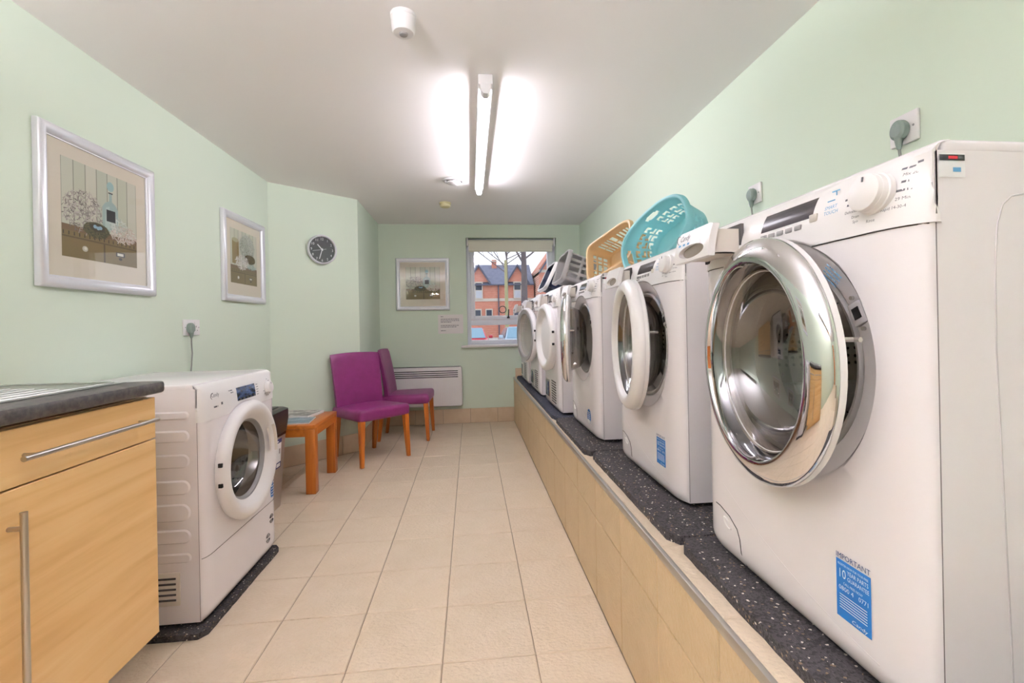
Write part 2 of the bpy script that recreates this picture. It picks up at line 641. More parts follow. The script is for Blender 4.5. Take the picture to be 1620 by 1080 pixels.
def skirting(name, p0, p1, phase=0.0):
    p0 = Vector(p0); p1 = Vector(p1)
    d = (p1 - p0); L = d.length; d.normalize()
    nrm = Vector((d.y, -d.x, 0))           # faces right of the run
    b = bmesh.new()
    R = Matrix(((d.x, nrm.x, 0, p0.x), (d.y, nrm.y, 0, p0.y), (0, 0, 1, 0), (0, 0, 0, 1)))
    box(b, (0, 0, 0), (L, 0.006, BH - 0.002), M=R)
    o = structure(name, b, GROUT)
    s = -phase
    while s < L:
        a = max(s + G / 2, 0); e = min(s + T - G / 2, L)
        if e - a > 0.012:
            Mt = R @ Matrix.Translation((a, 0.0105, 0.002)) @ Matrix(((1, 0, 0, 0), (0, 0, 1, 0), (0, 1, 0, 0), (0, 0, 0, 1)))
            tile_obj('skirting_tile', tile_mesh(e - a, BH - 0.002, 0.0045, 'skirting_tile', TILE3), o, Mt)
        s += T
    return o


skirting('baseboard_left', (XL, 1.56, 0), (XL, YC, 0), 0.1)
skirting('baseboard_angled', (XL, YC, 0), (COLX, COLY, 0), 0.05)
skirting('baseboard_return', (COLX, COLY, 0), (COLX - 0.01, YB, 0), 0.1)
skirting('baseboard_back', (COLX - 0.01, YB, 0), (XP, YB, 0), 0.24)

# ------------------------------------------------------------------ tiled platform
YP0 = -0.4
plat = thing('tiled_platform', 'long tan tiled platform with metal edge carrying the row of washing machines', 'platform', (0, 0, 0))
boxpart('core', GROUT, plat, (XP + 0.008, YP0, 0.0), (XR - 0.001, YB - 0.001, ZP - 0.008))
yj = 1.4665
Rface = Matrix(((0, 0, -1, XP), (1, 0, 0, 0), (0, 1, 0, 0), (0, 0, 0, 1)))
ys = []
k = -8
while True:
    a = yj + k * T
    if a > YB: break
    ys.append(a); k += 1
for a in ys:
    ya, yb = max(a + G / 2, YP0), min(a + T - G / 2, YB - 0.001)
    if yb - ya < 0.012: continue
    for z0, z1 in ((0.002, 0.321), (0.3245, 0.474)):
        tile_obj('face_tile', tile_mesh(yb - ya, z1 - z0, 0.008, 'face_tile', TILE2), plat,
                 Rface @ Matrix.Translation((ya, z0, random.uniform(-0.0004, 0.0004))))
    tile_obj('ledge_tile', tile_mesh(0.3, yb - ya, 0.008, 'ledge_tile', TILE), plat, Matrix.Translation((XP + 0.012, ya, ZP)))
bm = bmesh.new()
box(bm, (XP - 0.003, YP0, 0.474), (XP + 0.010, YB - 0.002, ZP + 0.002), 0.002)
obj('metal_edge_trim', bm, TRIM, plat)
# tiled upstand at the end of the platform
boxpart('end_upstand_tile', TILE3, plat, (XP + 0.02, YB - 0.013, ZP), (XR - 0.02, YB - 0.001, ZP + 0.10), 0.002)


# ------------------------------------------------------------------ window
w1 = bpy.data.objects.new('window_1', None); COL.objects.link(w1); w1['kind'] = 'structure'
w1.location = (0, YB + 0.09, 0)
FX0, FX1, FZ0, FZ1 = WX0, WX1, WZ0 + 0.02, WZ1
fw = 0.045
bm = bmesh.new()
box(bm, (FX0, 0, FZ0), (FX0 + fw, 0.07, FZ1), 0.004)
box(bm, (FX1 - fw, 0, FZ0), (FX1, 0.07, FZ1), 0.004)
box(bm, (FX0 + fw, 0, FZ0), (FX1 - fw, 0.07, FZ0 + 0.05), 0.004)
box(bm, (FX0 + fw, 0, FZ1 - 0.05), (FX1 - fw, 0.07, FZ1), 0.004)
box(bm, (FX0 + fw, 0, 1.085), (FX1 - fw, 0.07, 1.145), 0.004)
obj('window_frame', bm, UPVC, w1)
bm = bmesh.new()
sx0, sx1, sz0, sz1 = FX0 + fw, FX1 - fw, 1.147, FZ1 - 0.05
sw = 0.045
box(bm, (sx0, -0.014, sz0), (sx0 + sw, 0.05, sz1), 0.004); box(bm, (sx1 - sw, -0.014, sz0), (sx1, 0.05, sz1), 0.004)
box(bm, (sx0 + sw, -0.014, sz0), (sx1 - sw, 0.05, sz0 + sw), 0.004); box(bm, (sx0 + sw, -0.014, sz1 - sw), (sx1 - sw, 0.05, sz1), 0.004)
sash = obj('window_sash', bm, UPVC, w1)
sheet('pane', GLASS, w1, sx0 + sw - 0.004, sz0 + sw - 0.004, sx1 - sw + 0.004, sz1 - sw + 0.004, 0.02)
sheet('pane', GLASS, w1, FX0 + fw - 0.004, FZ0 + 0.046, FX1 - fw + 0.004, 1.089, 0.03)
bm = bmesh.new()
box(bm, (0.415, -0.026, 1.158), (0.445, -0.014, 1.178), 0.003)
tube(bm, [(0.43, -0.026, 1.168), (0.43, -0.045, 1.17), (0.434, -0.048, 1.26)], 0.007)
obj('window_handle', bm, BLACKP, w1)
boxpart('window_sill', WHITE2, w1, (WX0 - 0.07, -0.135, WZ0 - 0.005), (WX1 + 0.07, 0.0, WZ0 + 0.02), 0.006)

rb = thing('roller_blind', 'cream roller blind rolled up at the top of the window', 'blind', (0, YB + 0.035, 1.95))
bm = bmesh.new()
M90 = Matrix.Rotation(-PI / 2, 4, 'Z')
lathe(bm, [(0.0, WX0 + 0.02), (0.032, WX0 + 0.02), (0.032, WX1 - 0.03), (0.0, WX1 - 0.03)], 20, Matrix.Translation((0, 0, 0.062)) @ M90)
obj('roll', bm, BLIND, rb)
boxpart('fabric', BLIND, rb, (WX0 + 0.03, -0.032, -0.02), (WX1 - 0.045, -0.029, 0.06))
boxpart('bottom_bar', BLIND, rb, (WX0 + 0.03, -0.038, -0.045), (WX1 - 0.045, -0.022, -0.02), 0.005)
for xx in (WX0 + 0.006, WX1 - 0.028):
    boxpart('bracket', WHITE2, rb, (xx, -0.035, 0.02), (xx + 0.018, 0.035, 0.112), 0.004)

# ------------------------------------------------------------------ ceiling fittings
TUBE_MAT = mat('glowing_tube', (255, 250, 242), 0.4, emit=((247, 242, 255), TUBE_STRENGTH))


def batten(label, x, y0, y1, group, drop=0.0, glow=None):
    t = thing('ceiling_light', label, 'light', (x, (y0 + y1) / 2, H - drop), 0.0, group)
    if drop:
        for q in (y0 + 0.3, y1 - 0.3):
            boxpart('suspension_rod', STEEL, t, (-0.004, q - (y0 + y1) / 2 - 0.004, -0.002), (0.004, q - (y0 + y1) / 2 + 0.004, drop))
    h = (y1 - y0) / 2
    hw_ = 0.033 if not drop else 0.012
    boxpart('housing', WHITE2, t, (-hw_, -h, -0.045), (hw_, h, 0.0), 0.004)
    bm = bmesh.new(); lathe(bm, [(0.0, -h + 0.05), (0.013, -h + 0.05), (0.013, h - 0.03), (0.0, h - 0.03)], 14, Matrix.Translation((0, 0, -0.0605)))
    obj('fluorescent_tube', bm, glow or TUBE_MAT, t)
    for s in (-1, 1):
        bm = bmesh.new()
        ya, yb = (-h, -h + 0.05) if s < 0 else (h - 0.03, h)
        prism(bm, [(-0.024, -0.045), (0.024, -0.045), (0.021, -0.074), (0.010, -0.088), (-0.010, -0.088), (-0.021, -0.074)], ya, yb)
        obj('lamp_holder', bm, WHITE2, t)
    return t


batten('long fluorescent batten light with glowing tube on the ceiling in view', 0.088, 2.09, 3.75, 'ceiling lights')
FILL_MAT = mat('glowing_fill_tube', (255, 250, 242), 0.4, emit=((247, 242, 255), FILL_STRENGTH))
up = thing('fill_uplight', 'unseen fill light added behind the camera, hanging tubes over an opaque tray', 'light', (-0.75, -0.45, H - 0.45))  # added fill light, out of view, bounced off the ceiling to even the room
for q in (-0.55, 0.55):
    boxpart('suspension_rod', STEEL, up, (-0.004, q - 0.004, 0.0), (0.004, q + 0.004, 0.45))
bm = bmesh.new()
prism(bm, [(-0.10, 0.045), (-0.09, 0.0), (0.09, 0.0), (0.10, 0.045), (0.097, 0.045), (0.087, 0.004), (-0.087, 0.004), (-0.097, 0.045)], -0.80, 0.80)
obj('tray', bm, WHITE2, up)  # keeps the added tubes from shining straight down
for q in (-0.04, 0.04):
    bm = bmesh.new(); lathe(bm, [(0.0, -0.74), (0.013, -0.74), (0.013, 0.74), (0.0, 0.74)], 14, Matrix.Translation((q, 0, 0.022)))
    obj('fluorescent_tube', bm, FILL_MAT, up)

t = thing('motion_sensor', 'white tapered motion sensor with grey lens, nearest fitting on the ceiling', 'sensor', (-0.222, 1.72, H))
RX = Matrix.Rotation(PI / 2, 4, 'X')        # local y of a lathe -> down/up along z
bm = bmesh.new(); lathe(bm, [(0.0, 0.0), (0.046, 0.0), (0.046, -0.012), (0.044, -0.014), (0.041, -0.058), (0.036, -0.066), (0.018, -0.068), (0.0, -0.068)], 32, RX)
obj('sensor_body', bm, WHITE2, t)
bm = bmesh.new(); lathe(bm, [(0.017, -0.067), (0.014, -0.073), (0.008, -0.0755), (0.0, -0.076)], 20, RX)
obj('lens', bm, GREYP, t)
t = thing('air_valve', 'round white ceiling air vent beside the far end of the tube light', 'vent', (-0.108, 3.63, H))
bm = bmesh.new(); lathe(bm, [(0.066, 0.0), (0.088, -0.003), (0.086, -0.010), (0.068, -0.014), (0.062, 0.0)], 36, RX)
obj('outer_ring', bm, WHITE2, t)
bm = bmesh.new(); lathe(bm, [(0.0, 0.0), (0.018, 0.0), (0.018, -0.016), (0.054, -0.018), (0.056, -0.024), (0.045, -0.032), (0.0, -0.034)], 32, RX)
obj('centre_disc', bm, WHITE2, t)
t = thing('smoke_detector', 'small cream smoke detector on the ceiling nearest the window', 'smoke detector', (-0.21, 4.30, H))
CREAM = mat('aged_cream_plastic', (228, 218, 170), 0.45)
bm = bmesh.new(); lathe(bm, [(0.0, 0.0), (0.052, 0.0), (0.052, -0.012), (0.049, -0.014)], 28, RX)
obj('base', bm, CREAM, t)
bm = bmesh.new(); lathe(bm, [(0.046, -0.014), (0.046, -0.020), (0.050, -0.021), (0.048, -0.034), (0.038, -0.042), (0.0, -0.044)], 28, RX)
obj('cover', bm, CREAM, t)


# ------------------------------------------------------------------ washing machines and dryers
def front_fn(W, Hh, bulge, rx, lean):
    def fy(x, z):
        a = abs(x) - (W / 2 - rx); y = 0.0
        if a > 0:
            a = min(a / rx, 1.0); y += bulge * (1 - math.sqrt(max(0.0, 1 - a * a)))
        b = z - (Hh - 0.10)
        if b > 0:
            b = min(b / 0.10, 1.0); y += lean * (0.35 * b + 0.65 * b ** 4)
        c = 0.03 - z
        y = min(y, bulge)
        if c > 0: y += 0.012 * (c / 0.03) ** 2
        return min(y, bulge + 0.001)
    return fy


def front_panel(bm, W, Hh, zc, R, fy, n=40):
    per = []
    for i in range(n): per.append((-W / 2 + W * i / n, 0.0))
    for i in range(n): per.append((W / 2, Hh * i / n))
    for i in range(n): per.append((W / 2 - W * i / n, Hh))
    for i in range(n): per.append((-W / 2, Hh - Hh * i / n))
    ts = [0, 0.03, 0.2, 0.4, 0.55, 0.68, 0.78, 0.84, 0.88, 0.91, 0.94, 0.96, 0.975, 0.987, 0.995, 1.0]
    rows = []
    for px, pz in per:
        dx, dz = px, pz - zc
        l = math.hypot(dx, dz); cx, cz = dx / l * R, zc + dz / l * R
        row = []
        for q in ts:
            x = cx + (px - cx) * q; z = cz + (pz - cz) * q
            y = fy(x, z)
            if q == 0: y += 0.004
            row.append(bm.verts.new((x, y, z)))
        rows.append(row)
    L = len(rows)
    for i in range(L):
        a, b = rows[i], rows[(i + 1) % L]
        for k in range(len(ts) - 1):
            bm.faces.new((a[k], b[k], b[k + 1], a[k + 1]))


def patch(bm, fy, x0, x1, z0, z1, off, nx=6, nz=6):
    vs = []
    for i in range(nx + 1):
        for k in range(nz + 1):
            x = x0 + (x1 - x0) * i / nx; z = z0 + (z1 - z0) * k / nz
            vs.append((x, fy(x, z) - off, z))
    w = nz + 1
    add_mesh(bm, vs, [(i * w + k, (i + 1) * w + k, (i + 1) * w + k + 1, i * w + k + 1) for i in range(nx) for k in range(nz)])


def fascia(bm, W, Hh, zs, fy, off=0.0032, nx=56, nz=9, top_lip=0.02):
    """proud control panel strip that follows the front"""
    rows = []
    for i in range(nx + 1):
        x = W / 2 * math.sin(PI / 2 * (2 * i / nx - 1))
        z0 = zs(x)
        row = [bm.verts.new((x, fy(x, z0) + 0.006, z0))]
        for k in range(nz + 1):
            z = z0 + (Hh - z0) * k / nz
            e = 1e-4; xs = min(max(x, -W / 2 + 2e-4), W / 2 - 2e-4)
            g = (fy(xs + e, z) - fy(xs - e, z)) / (2 * e)
            l = math.hypot(g, 1.0)
            row.append(bm.verts.new((x + off * g / l, fy(x, z) - off / l, z)))
        y1 = fy(x, Hh)
        row.append(bm.verts.new((x, y1 + 0.006, Hh + 0.010)))
        row.append(bm.verts.new((x, y1 + top_lip, Hh + 0.0145)))
        rows.append(row)
    for a, b in zip(rows, rows[1:]):
        for k in range(len(a) - 1):
            bm.faces.new((a[k], b[k], b[k + 1], a[k + 1]))
    for row in (rows[0], rows[-1]):
        e = [bm.verts.new((v.co.x, max(v.co.y, fy(v.co.x, 0.4)) + 0.004, v.co.z)) for v in row]
        for k in range(len(row) - 1):
            bm.faces.new((row[k], row[k + 1], e[k + 1], e[k]))


def cabinet_body(root, W, Hh, D, bulge, ribs=False, embossed=True):
    bm = bmesh.new()
    x, y0, z1 = W / 2, bulge + 0.0015, Hh
    add_mesh(bm, [(-x, y0, 0), (x, y0, 0), (x, D, 0), (-x, D, 0), (-x, y0, z1), (x, y0, z1), (x, D, z1), (-x, D, z1)],
             [(0, 3, 2, 1), (4, 5, 6, 7), (1, 2, 6, 5), (0, 4, 7, 3), (2, 3, 7, 6)])
    b = obj('cabinet', bm, WHITE, root)
    boxpart('top_lid', WHITE, root, (-x, bulge + 0.012, Hh - 0.004), (x, D, Hh + 0.016), 0.006, 3)
    for sx in (-1, 1):
        for yy in (0.08, D - 0.06):
            bm = bmesh.new(); lathe(bm, [(0.0, 0.0), (0.018, 0.0), (0.018, -0.014), (0.0, -0.014)], 12, Matrix.Translation((sx * (x - 0.06), yy, 0)) @ RX)
            obj('foot', bm, BLACKP, root)
    # dark parting line between the front moulding and the side panel
    for sx in (-1, 1):
        boxpart('side_seam', GREYSEAM, root, (sx * x - 0.0004, bulge - 0.0002, 0.004), (sx * x + 0.0004, bulge + 0.0012, Hh - 0.002))
    if embossed:
        # pressed outline on the near side panel, its groove shade painted in grey
        bm = bmesh.new()
        pts = [(W / 2 - 0.0006, y, z) for y, z in ((0.136, 0.0), (0.131, 0.15), (0.118, 0.50), (0.119, 0.62), (0.123, 0.670), (0.132, 0.696), (0.146, 0.708), (0.17, 0.712), (D - 0.06, 0.714))]
        tube(bm, pts, 0.0016, 6)
        obj('pressed_line', bm, mat('pressed_groove_shade', (196, 191, 193), 0.4), root)
    return b


def ring_on(root, name, prof, n, material, x, z, y=0.0, smooth=35):
    bm = bmesh.new(); lathe(bm, prof, n, Matrix.Translation((x, y, z)))
    return obj(name, bm, material, root, smooth)


def drum(root, x, z, r, depth, y):
    bm = bmesh.new()
    lathe(bm, [(r * 0.78, y), (r, y + 0.015), (r, y + depth), (r * 0.6, y + depth + 0.012), (0, y + depth + 0.02)], 48, Matrix.Translation((x, 0, z)))
    d = obj('drum', bm, DRUM, root)
    for k in range(3):
        a = 2 * PI * k / 3 + 0.5
        bm = bmesh.new()
        Mx = Matrix.Translation((x, 0, z)) @ Matrix.Rotation(a, 4, 'Y')
        prism(bm, [(r - 0.002, -0.035), (r - 0.04, -0.012), (r - 0.04, 0.012), (r - 0.002, 0.035)], y + 0.03, y + depth - 0.01, Mx)
        obj('drum_paddle', bm, GREYP if k else OFFWHITE, d)


def dial(root, fy, x, z, r, depth=0.024):
    y = fy(x, z) - 0.002
    bm = bmesh.new()
    Mx = Matrix.Translation((x, y, z)) @ Matrix.Rotation(-0.12, 4, 'X')
    lathe(bm, [(r * 1.12, 0.002), (r * 1.1, -0.006), (r * 1.02, -0.007), (r, -depth * 0.6), (r * 0.98, -depth * 0.62), (r * 0.97, -depth * 0.92), (r * 0.86, -depth), (0, -depth * 1.02)], 40, Mx)
    d = obj('programme_dial', bm, WHITE2, root)
    bm = bmesh.new(); box(bm, (-0.0012, -depth * 1.05, r * 0.55), (0.0012, -depth * 0.98, r * 0.8), M=Mx)
    obj('dial_mark', bm, INK, d)
    return d


def drawer(root, fy, x0, x1, z0, z1, out, logo=True):
    """detergent drawer front with finger hole; pulled out by 'out'"""
    xc, zc = (x0 + x1) / 2, (z0 + z1) / 2
    yf = min(fy(xc, z0), fy(xc, z1)) - 0.004 - out
    bm = bmesh.new()
    # front plate with an oval finger hole
    W2, H2 = (x1 - x0) / 2, (z1 - z0) / 2
    hw, hh, hz = W2 * 0.74, H2 * 0.42, -H2 * 0.40
    per = rrect(-W2, -H2, W2, H2, 0.008, 4)
    N = 48
    lean = lambda z: 0.10 * (z + H2) ** 2 / max(H2, 0.01)
    outer = []
    for i in range(N):
        a = 2 * PI * i / N
        dx, dz = math.cos(a), math.sin(a)
        s = min(W2 / abs(dx) if abs(dx) > 1e-6 else 9, ((H2 - hz) / dz if dz > 1e-6 else (H2 + hz) / -dz if dz < -1e-6 else 9))
        outer.append((dx * s, hz + dz * s))
    inner = [(hw * math.cos(2 * PI * i / N), hz + hh * math.sin(2 * PI * i / N)) for i in range(N)]
    vs, fs = [], []
    for ring, yy in ((outer, 0.016), (outer, 0.0), (inner, 0.0), (inner, 0.014)):
        for px, pz in ring: vs.append((xc + px, yf + yy + lean(pz), zc + pz))
    for k in range(3):
        for i in range(N):
            j = (i + 1) % N
            fs.append((k * N + i, k * N + j, (k + 1) * N + j, (k + 1) * N + i))
    add_mesh(bm, vs, fs)
    d = obj('detergent_drawer', bm, WHITE2, root)
    bm = bmesh.new(); box(bm, (xc - hw, yf + 0.014, zc + hz - hh), (xc + hw, yf + 0.05, zc + hz + hh))
    bmesh.ops.delete(bm, geom=[f for f in bm.faces if f.normal.y < -0.5], context='FACES')
    obj('finger_recess', bm, mat('taupe_recess_plastic', (150, 140, 130), 0.5), d)
    if out > 0.02:
        bm = bmesh.new()
        a, b2 = x0 + 0.012, x1 - 0.012
        zt, zb2 = z1 - 0.014, z0 + 0.006
        ya, yb = yf + 0.018, yf + out + 0.05
        t = 0.003
        box(bm, (a, ya, zb2), (b2, yb, zb2 + t)); box(bm, (a, ya, zb2), (a + t, yb, zt)); box(bm, (b2 - t, ya, zb2), (b2, yb, zt))
        box(bm, (a, ya, zb2), (b2, ya + t, zt)); box(bm, (xc, ya, zb2), (xc + t, yb, zt - 0.008))
        obj('detergent_tray', bm, OFFWHITE, d)
        boxpart('drawer_slot_shade', DARKSEAM, root, (x0 + 0.004, fy(xc, zc) - 0.006, z0), (x1 - 0.004, fy(xc, zc) + 0.001, z1 - 0.004))  # dark patch painted for the shade inside the drawer opening
    if logo:
        fn = lambda x, z: yf - 0.0008 + lean(z - zc)
        bm = bmesh.new()
        text(bm, 'Candy', xc - W2 * 0.78, zc + H2 * 0.42, 0.019, fn=fn, slant=0.25)
        tube(bm, [(xc - W2 * 0.80 + 0.012 * math.cos(u), fn(0, zc + H2 * 0.5) - 0.0005, zc + H2 * 0.55 + 0.010 * math.sin(u)) for u in [1.2 + 0.3 * k for k in range(12)]], 0.0008, 4)
        obj('maker_logo', bm, INK, d, None)
        bm = bmesh.new()
        for k in range(3): bars(bm, xc - W2 * 0.8 + k * 0.022, zc + H2 * 0.08, 0.012, 0.005, fn=fn)
        tag(obj('compartment_marks', bm, INKL, d, None), kind='stuff')
    return d


def guarantee_sticker(root, fy, x0, x1, z0, z1):
    s = bmesh.new()
    nx = 6
    vs, fs = [], []
    for i in range(nx + 1):
        x = x0 + (x1 - x0) * i / nx
        for z in (z0, z1): vs.append((x, fy(x, z) - 0.0008, z))
    for i in range(nx): fs.append((2 * i, 2 * i + 2, 2 * i + 3, 2 * i + 1))
    add_mesh(s, vs, fs)
    st = obj('guarantee_sticker', s, BLUEST, root, None)
    h = z1 - z0; w = x1 - x0
    fn = lambda x, z: fy(x, z) - 0.0014
    b = bmesh.new()
    text(b, 'REGISTER NOW FOR YOUR FREE', x0 + w * 0.06, z1 - h * 0.09, h * 0.055, fn=fn, width=w * 0.88)
    text(b, '10', x0 + w * 0.06, z1 - h * 0.30, h * 0.22, fn=fn, width=w * 0.24)
    text(b, 'YEAR PARTS', x0 + w * 0.34, z1 - h * 0.195, h * 0.10, fn=fn, width=w * 0.60)
    text(b, 'GUARANTEE', x0 + w * 0.34, z1 - h * 0.30, h * 0.10, fn=fn, width=w * 0.62)
    text(b, 'CALL FREE NOW', x0 + w * 0.22, z1 - h * 0.40, h * 0.06, fn=fn, width=w * 0.56)
    text(b, '0800 4', x0 + w * 0.08, z1 - h * 0.51, h * 0.11, fn=fn, width=w * 0.44); text(b, '0771', x0 + w * 0.66, z1 - h * 0.51, h * 0.11, fn=fn, width=w * 0.27)
    for k in range(6):
        zz = z1 - h * (0.60 + 0.045 * k)
        add_mesh(b, [(x0 + w * 0.1, fn(x0, zz), zz), (x0 + w * 0.9, fn(x1, zz), zz), (x0 + w * 0.9, fn(x1, zz), zz + h * 0.014), (x0 + w * 0.1, fn(x0, zz), zz + h * 0.014)], [(0, 1, 2, 3)])
    text(b, 'Candy', x0 + w * 0.45, z0 + h * 0.04, h * 0.085, fn=fn, width=w * 0.45, slant=0.2)
    obj('white_lettering', b, STICKW, st, None)
    b = bmesh.new(); text(b, 'IMPORTANT', x0, z1 + h * 0.03, h * 0.13, fn=fn, width=w)
    obj('blue_lettering', b, INKB, st, None)


def rating_label(root, W, Hh, bulge):
    x = W / 2 + 0.0008
    Ms = Matrix(((0, 1, 0, x), (1, 0, 0, 0), (0, 0, 1, 0), (0, 0, 0, 1)))   # (u, y, z) -> (x, u, z)
    b = bmesh.new(); add_mesh(b, [(x, bulge + 0.005, Hh - 0.036), (x, bulge + 0.045, Hh - 0.036), (x, bulge + 0.045, Hh - 0.004), (x, bulge + 0.005, Hh - 0.004)], [(0, 1, 2, 3)])
    l = obj('rating_label', b, STICKW, root, None)
    x2 = x + 0.0005
    def strip(u0, u1, z0, z1, name, mm):
        b = bmesh.new(); add_mesh(b, [(x2, bulge + u0, z0), (x2, bulge + u1, z0), (x2, bulge + u1, z1), (x2, bulge + u0, z1)], [(0, 1, 2, 3)])
        obj(name, b, mm, l, None)
    strip(0.006, 0.044, Hh - 0.014, Hh - 0.006, 'label_band', SCREEN)
    strip(0.026, 0.038, Hh - 0.029, Hh - 0.023, 'label_patch', INKL)
    b = bmesh.new()
    Mt = Matrix(((0, 0, 0, x2 + 0.0004), (1, 0, 0, bulge), (0, 0, 1, 0), (0, 0, 0, 1)))
    bars(b, 0.019, Hh - 0.0120, 0.014, 0.004, M=Mt)
    obj('red_lettering', b, mat('red_print_ink', (200, 50, 60), 0.5), l, None)


def washer(label, loc, ring_mat, theta, drawer_out, sticker, display, logo=True):
    W, Hh, D, bulge, rx = 0.575, 0.768, 0.555, 0.030, 0.075
    zc, R = 0.470, 0.221
    root = thing('washing_machine', label, 'washing machine', loc, -PI / 2, 'machines on the platform')
    fy = front_fn(W, Hh, bulge, rx, 0.03)
    cabinet_body(root, W, Hh, D, bulge)
    part('front_panel', WHITE, root, lambda b: front_panel(b, W, Hh, zc, R, fy))
    zs = lambda x: max(0.672, zc + 0.003 + math.sqrt(max(0, (R + 0.003) ** 2 - x * x))) if abs(x) < R else 0.672
    for sg in (-1, 1):
        bm = bmesh.new(); tube(bm, [(sg * x, fy(x, 0.671) - 0.0004, 0.671) for x in [0.10 + (W / 2 - 0.102) * k / 14 for k in range(15)]], 0.0009, 5)
        obj('fascia_seam', bm, DARKSEAM, root)
    part('control_panel', WHITE2, root, lambda b: fascia(b, W, Hh, zs, fy))
    # recess, gasket and drum
    ring_on(root, 'door_recess', [(R + 0.001, 0.0), (R - 0.003, 0.003), (R - 0.030, 0.010), (0.186, 0.014), (0.182, 0.030)], 72, RECESS, 0, zc, 0.002)
    ring_on(root, 'rubber_gasket', [(0.183, 0.020), (0.178, 0.014), (0.170, 0.018), (0.166, 0.05), (0.176, 0.07), (0.160, 0.09), (0.152, 0.11)], 64, GASKET, 0, zc)
    drum(root, 0, zc, 0.20, 0.26, 0.11)
    # door latch plate on the right of the recess
    bm = bmesh.new()
    Ml = Matrix.Translation((0, 0.006, zc)) @ Matrix.Rotation(-0.42, 4, 'Y')
    box(bm, (0.192, -0.003, -0.019), (0.219, 0.02, 0.019), 0.003, M=Ml)
    lt = obj('latch_plate', bm, GREYP, root)
    bm = bmesh.new(); box(bm, (0.199, -0.0042, -0.009), (0.212, 0.0, 0.009), M=Ml)
    obj('latch_hole', bm, BLACK, lt)
    for q in (-0.026, 0.026):
        bm = bmesh.new(); lathe(bm, [(0.0032, 0.012), (0.0032, 0.008), (0, 0.0075)], 10, Ml @ Matrix.Translation((0.206, -0.012, q)))
        obj('latch_screw', bm, STEEL, lt)
    # printed note on the recess
    bm = bmesh.new()
    Mn = Matrix.Translation((0, 0.0005, zc)) @ Matrix.Rotation(-0.85, 4, 'Y')
    for k in range(4): bars(bm, 0.206, 0.004 - 0.006 * k - 0.03, 0.04, 0.002, M=Mn @ Matrix.Rotation(PI / 2, 4, 'Y') @ Matrix.Translation((-0.22, 0.004, 0.235)))
    tag(obj('recess_note', bm, INKL, root, None), kind='stuff')
    # door, hinged on the left and standing ajar
    bm = bmesh.new()
    Rd = 0.229
    Md = Matrix.Translation((Rd - 0.004, 0, 0))
    lathe(bm, [(Rd, 0.0), (Rd + 0.001, -0.005), (Rd - 0.001, -0.010), (Rd - 0.008, -0.017), (Rd - 0.020, -0.024), (Rd - 0.032, -0.028), (Rd - 0.040, -0.0285), (Rd - 0.0435, -0.027), (Rd - 0.045, -0.022), (Rd - 0.048, 0.004)] if ring_mat is CHROME else [(Rd, 0.0), (Rd + 0.002, -0.008), (Rd - 0.003, -0.022), (Rd - 0.018, -0.034), (Rd - 0.034, -0.036), (Rd - 0.044, -0.028), (Rd - 0.047, -0.012), (Rd - 0.048, 0.004)], 96, Md)
    door = obj('door', bm, ring_mat, root, 50)
    door.location = (-Rd + 0.016, -0.014, zc); door.rotation_euler = (0, 0, -theta)
    bm = bmesh.new()
    lathe(bm, [(Rd + 0.0005, 0.0), (Rd + 0.001, 0.010), (Rd - 0.012, 0.016), (0.172, 0.018), (0.168, 0.006), (Rd - 0.048, 0.002)], 72, Md)
    obj('door_back_ring', bm, WHITE2, door)
    bm = bmesh.new()
    lathe(bm, [(0.184, -0.010), (0.170, 0.004), (0.163, 0.03), (0.150, 0.06), (0.12, 0.082), (0.07, 0.094), (0, 0.098)], 64, Md)
    obj('door_glass', bm, DOORGLASS, door)
    bm = bmesh.new()
    lathe(bm, [(0.1875, -0.014), (0.1835, -0.015), (0.178, -0.010), (0.172, 0.002)], 72, Md)
    obj('inner_trim', bm, mat('dark_chrome', (120, 120, 122), 0.08, 1.0), door)
    if ring_mat is CHROME:
        bm = bmesh.new()
        lathe(bm, [(0.191, -0.0265), (0.1865, -0.0185), (0.178, -0.0155), (0.172, -0.014)], 20, Md, -0.18, 0.62)
        obj('door_handle', bm, BLACKP, door)
    else:
        bm = bmesh.new()
        lathe(bm, [(0.186, -0.018), (0.180, -0.016), (0.172, -0.012), (0.168, -0.002)], 20, Md, -0.35, 0.35)
        obj('door_handle', bm, GREYP, door)
    for q in (-0.055, 0.02):
        boxpart('hinge', GREYP, door, (-0.012, -0.012, q), (0.006, 0.012, q + 0.035), 0.003)
    bm = bmesh.new(); tube(bm, [(2 * Rd - 0.028, 0.014, 0.045), (2 * Rd - 0.028, 0.036, 0.045), (2 * Rd - 0.016, 0.038, 0.045)], 0.004, 6)
    obj('latch_hook', bm, STEEL, door)
    # controls
    drawer(root, fy, -0.272, -0.108, 0.688, 0.762, drawer_out, logo)
    dx0, dx1 = display
    bm = bmesh.new(); patch(bm, fy, dx0, dx1, 0.722, 0.757, 0.0034)
    dsp = obj('display', bm, SCREEN, root, None)
    for k in range(6):
        x = dx0 + 0.012 + k * 0.0245 + (0.012 if k == 5 else 0)
        z = 0.711 if k < 5 else 0.718
        bm = bmesh.new(); box(bm, (x - 0.009, fy(x, z) - 0.0055, z - 0.0048), (x + 0.009, fy(x, z), z + (0.0048 if k < 5 else 0.009)), 0.002)
        obj('push_button', bm, GREYP if k < 5 else OFFWHITE, root)
    fp = lambda a, b: fy(a, b) - 0.0034
    bm = bmesh.new()
    text(bm, 'SMART', dx1 + 0.026, 0.727, 0.0085, fn=fp); text(bm, 'TOUCH', dx1 + 0.026, 0.718, 0.0085, fn=fp)
    box(bm, (dx1 + 0.028, fp(dx1, 0.742) - 0.0005, 0.740), (dx1 + 0.044, fp(dx1, 0.742), 0.742))
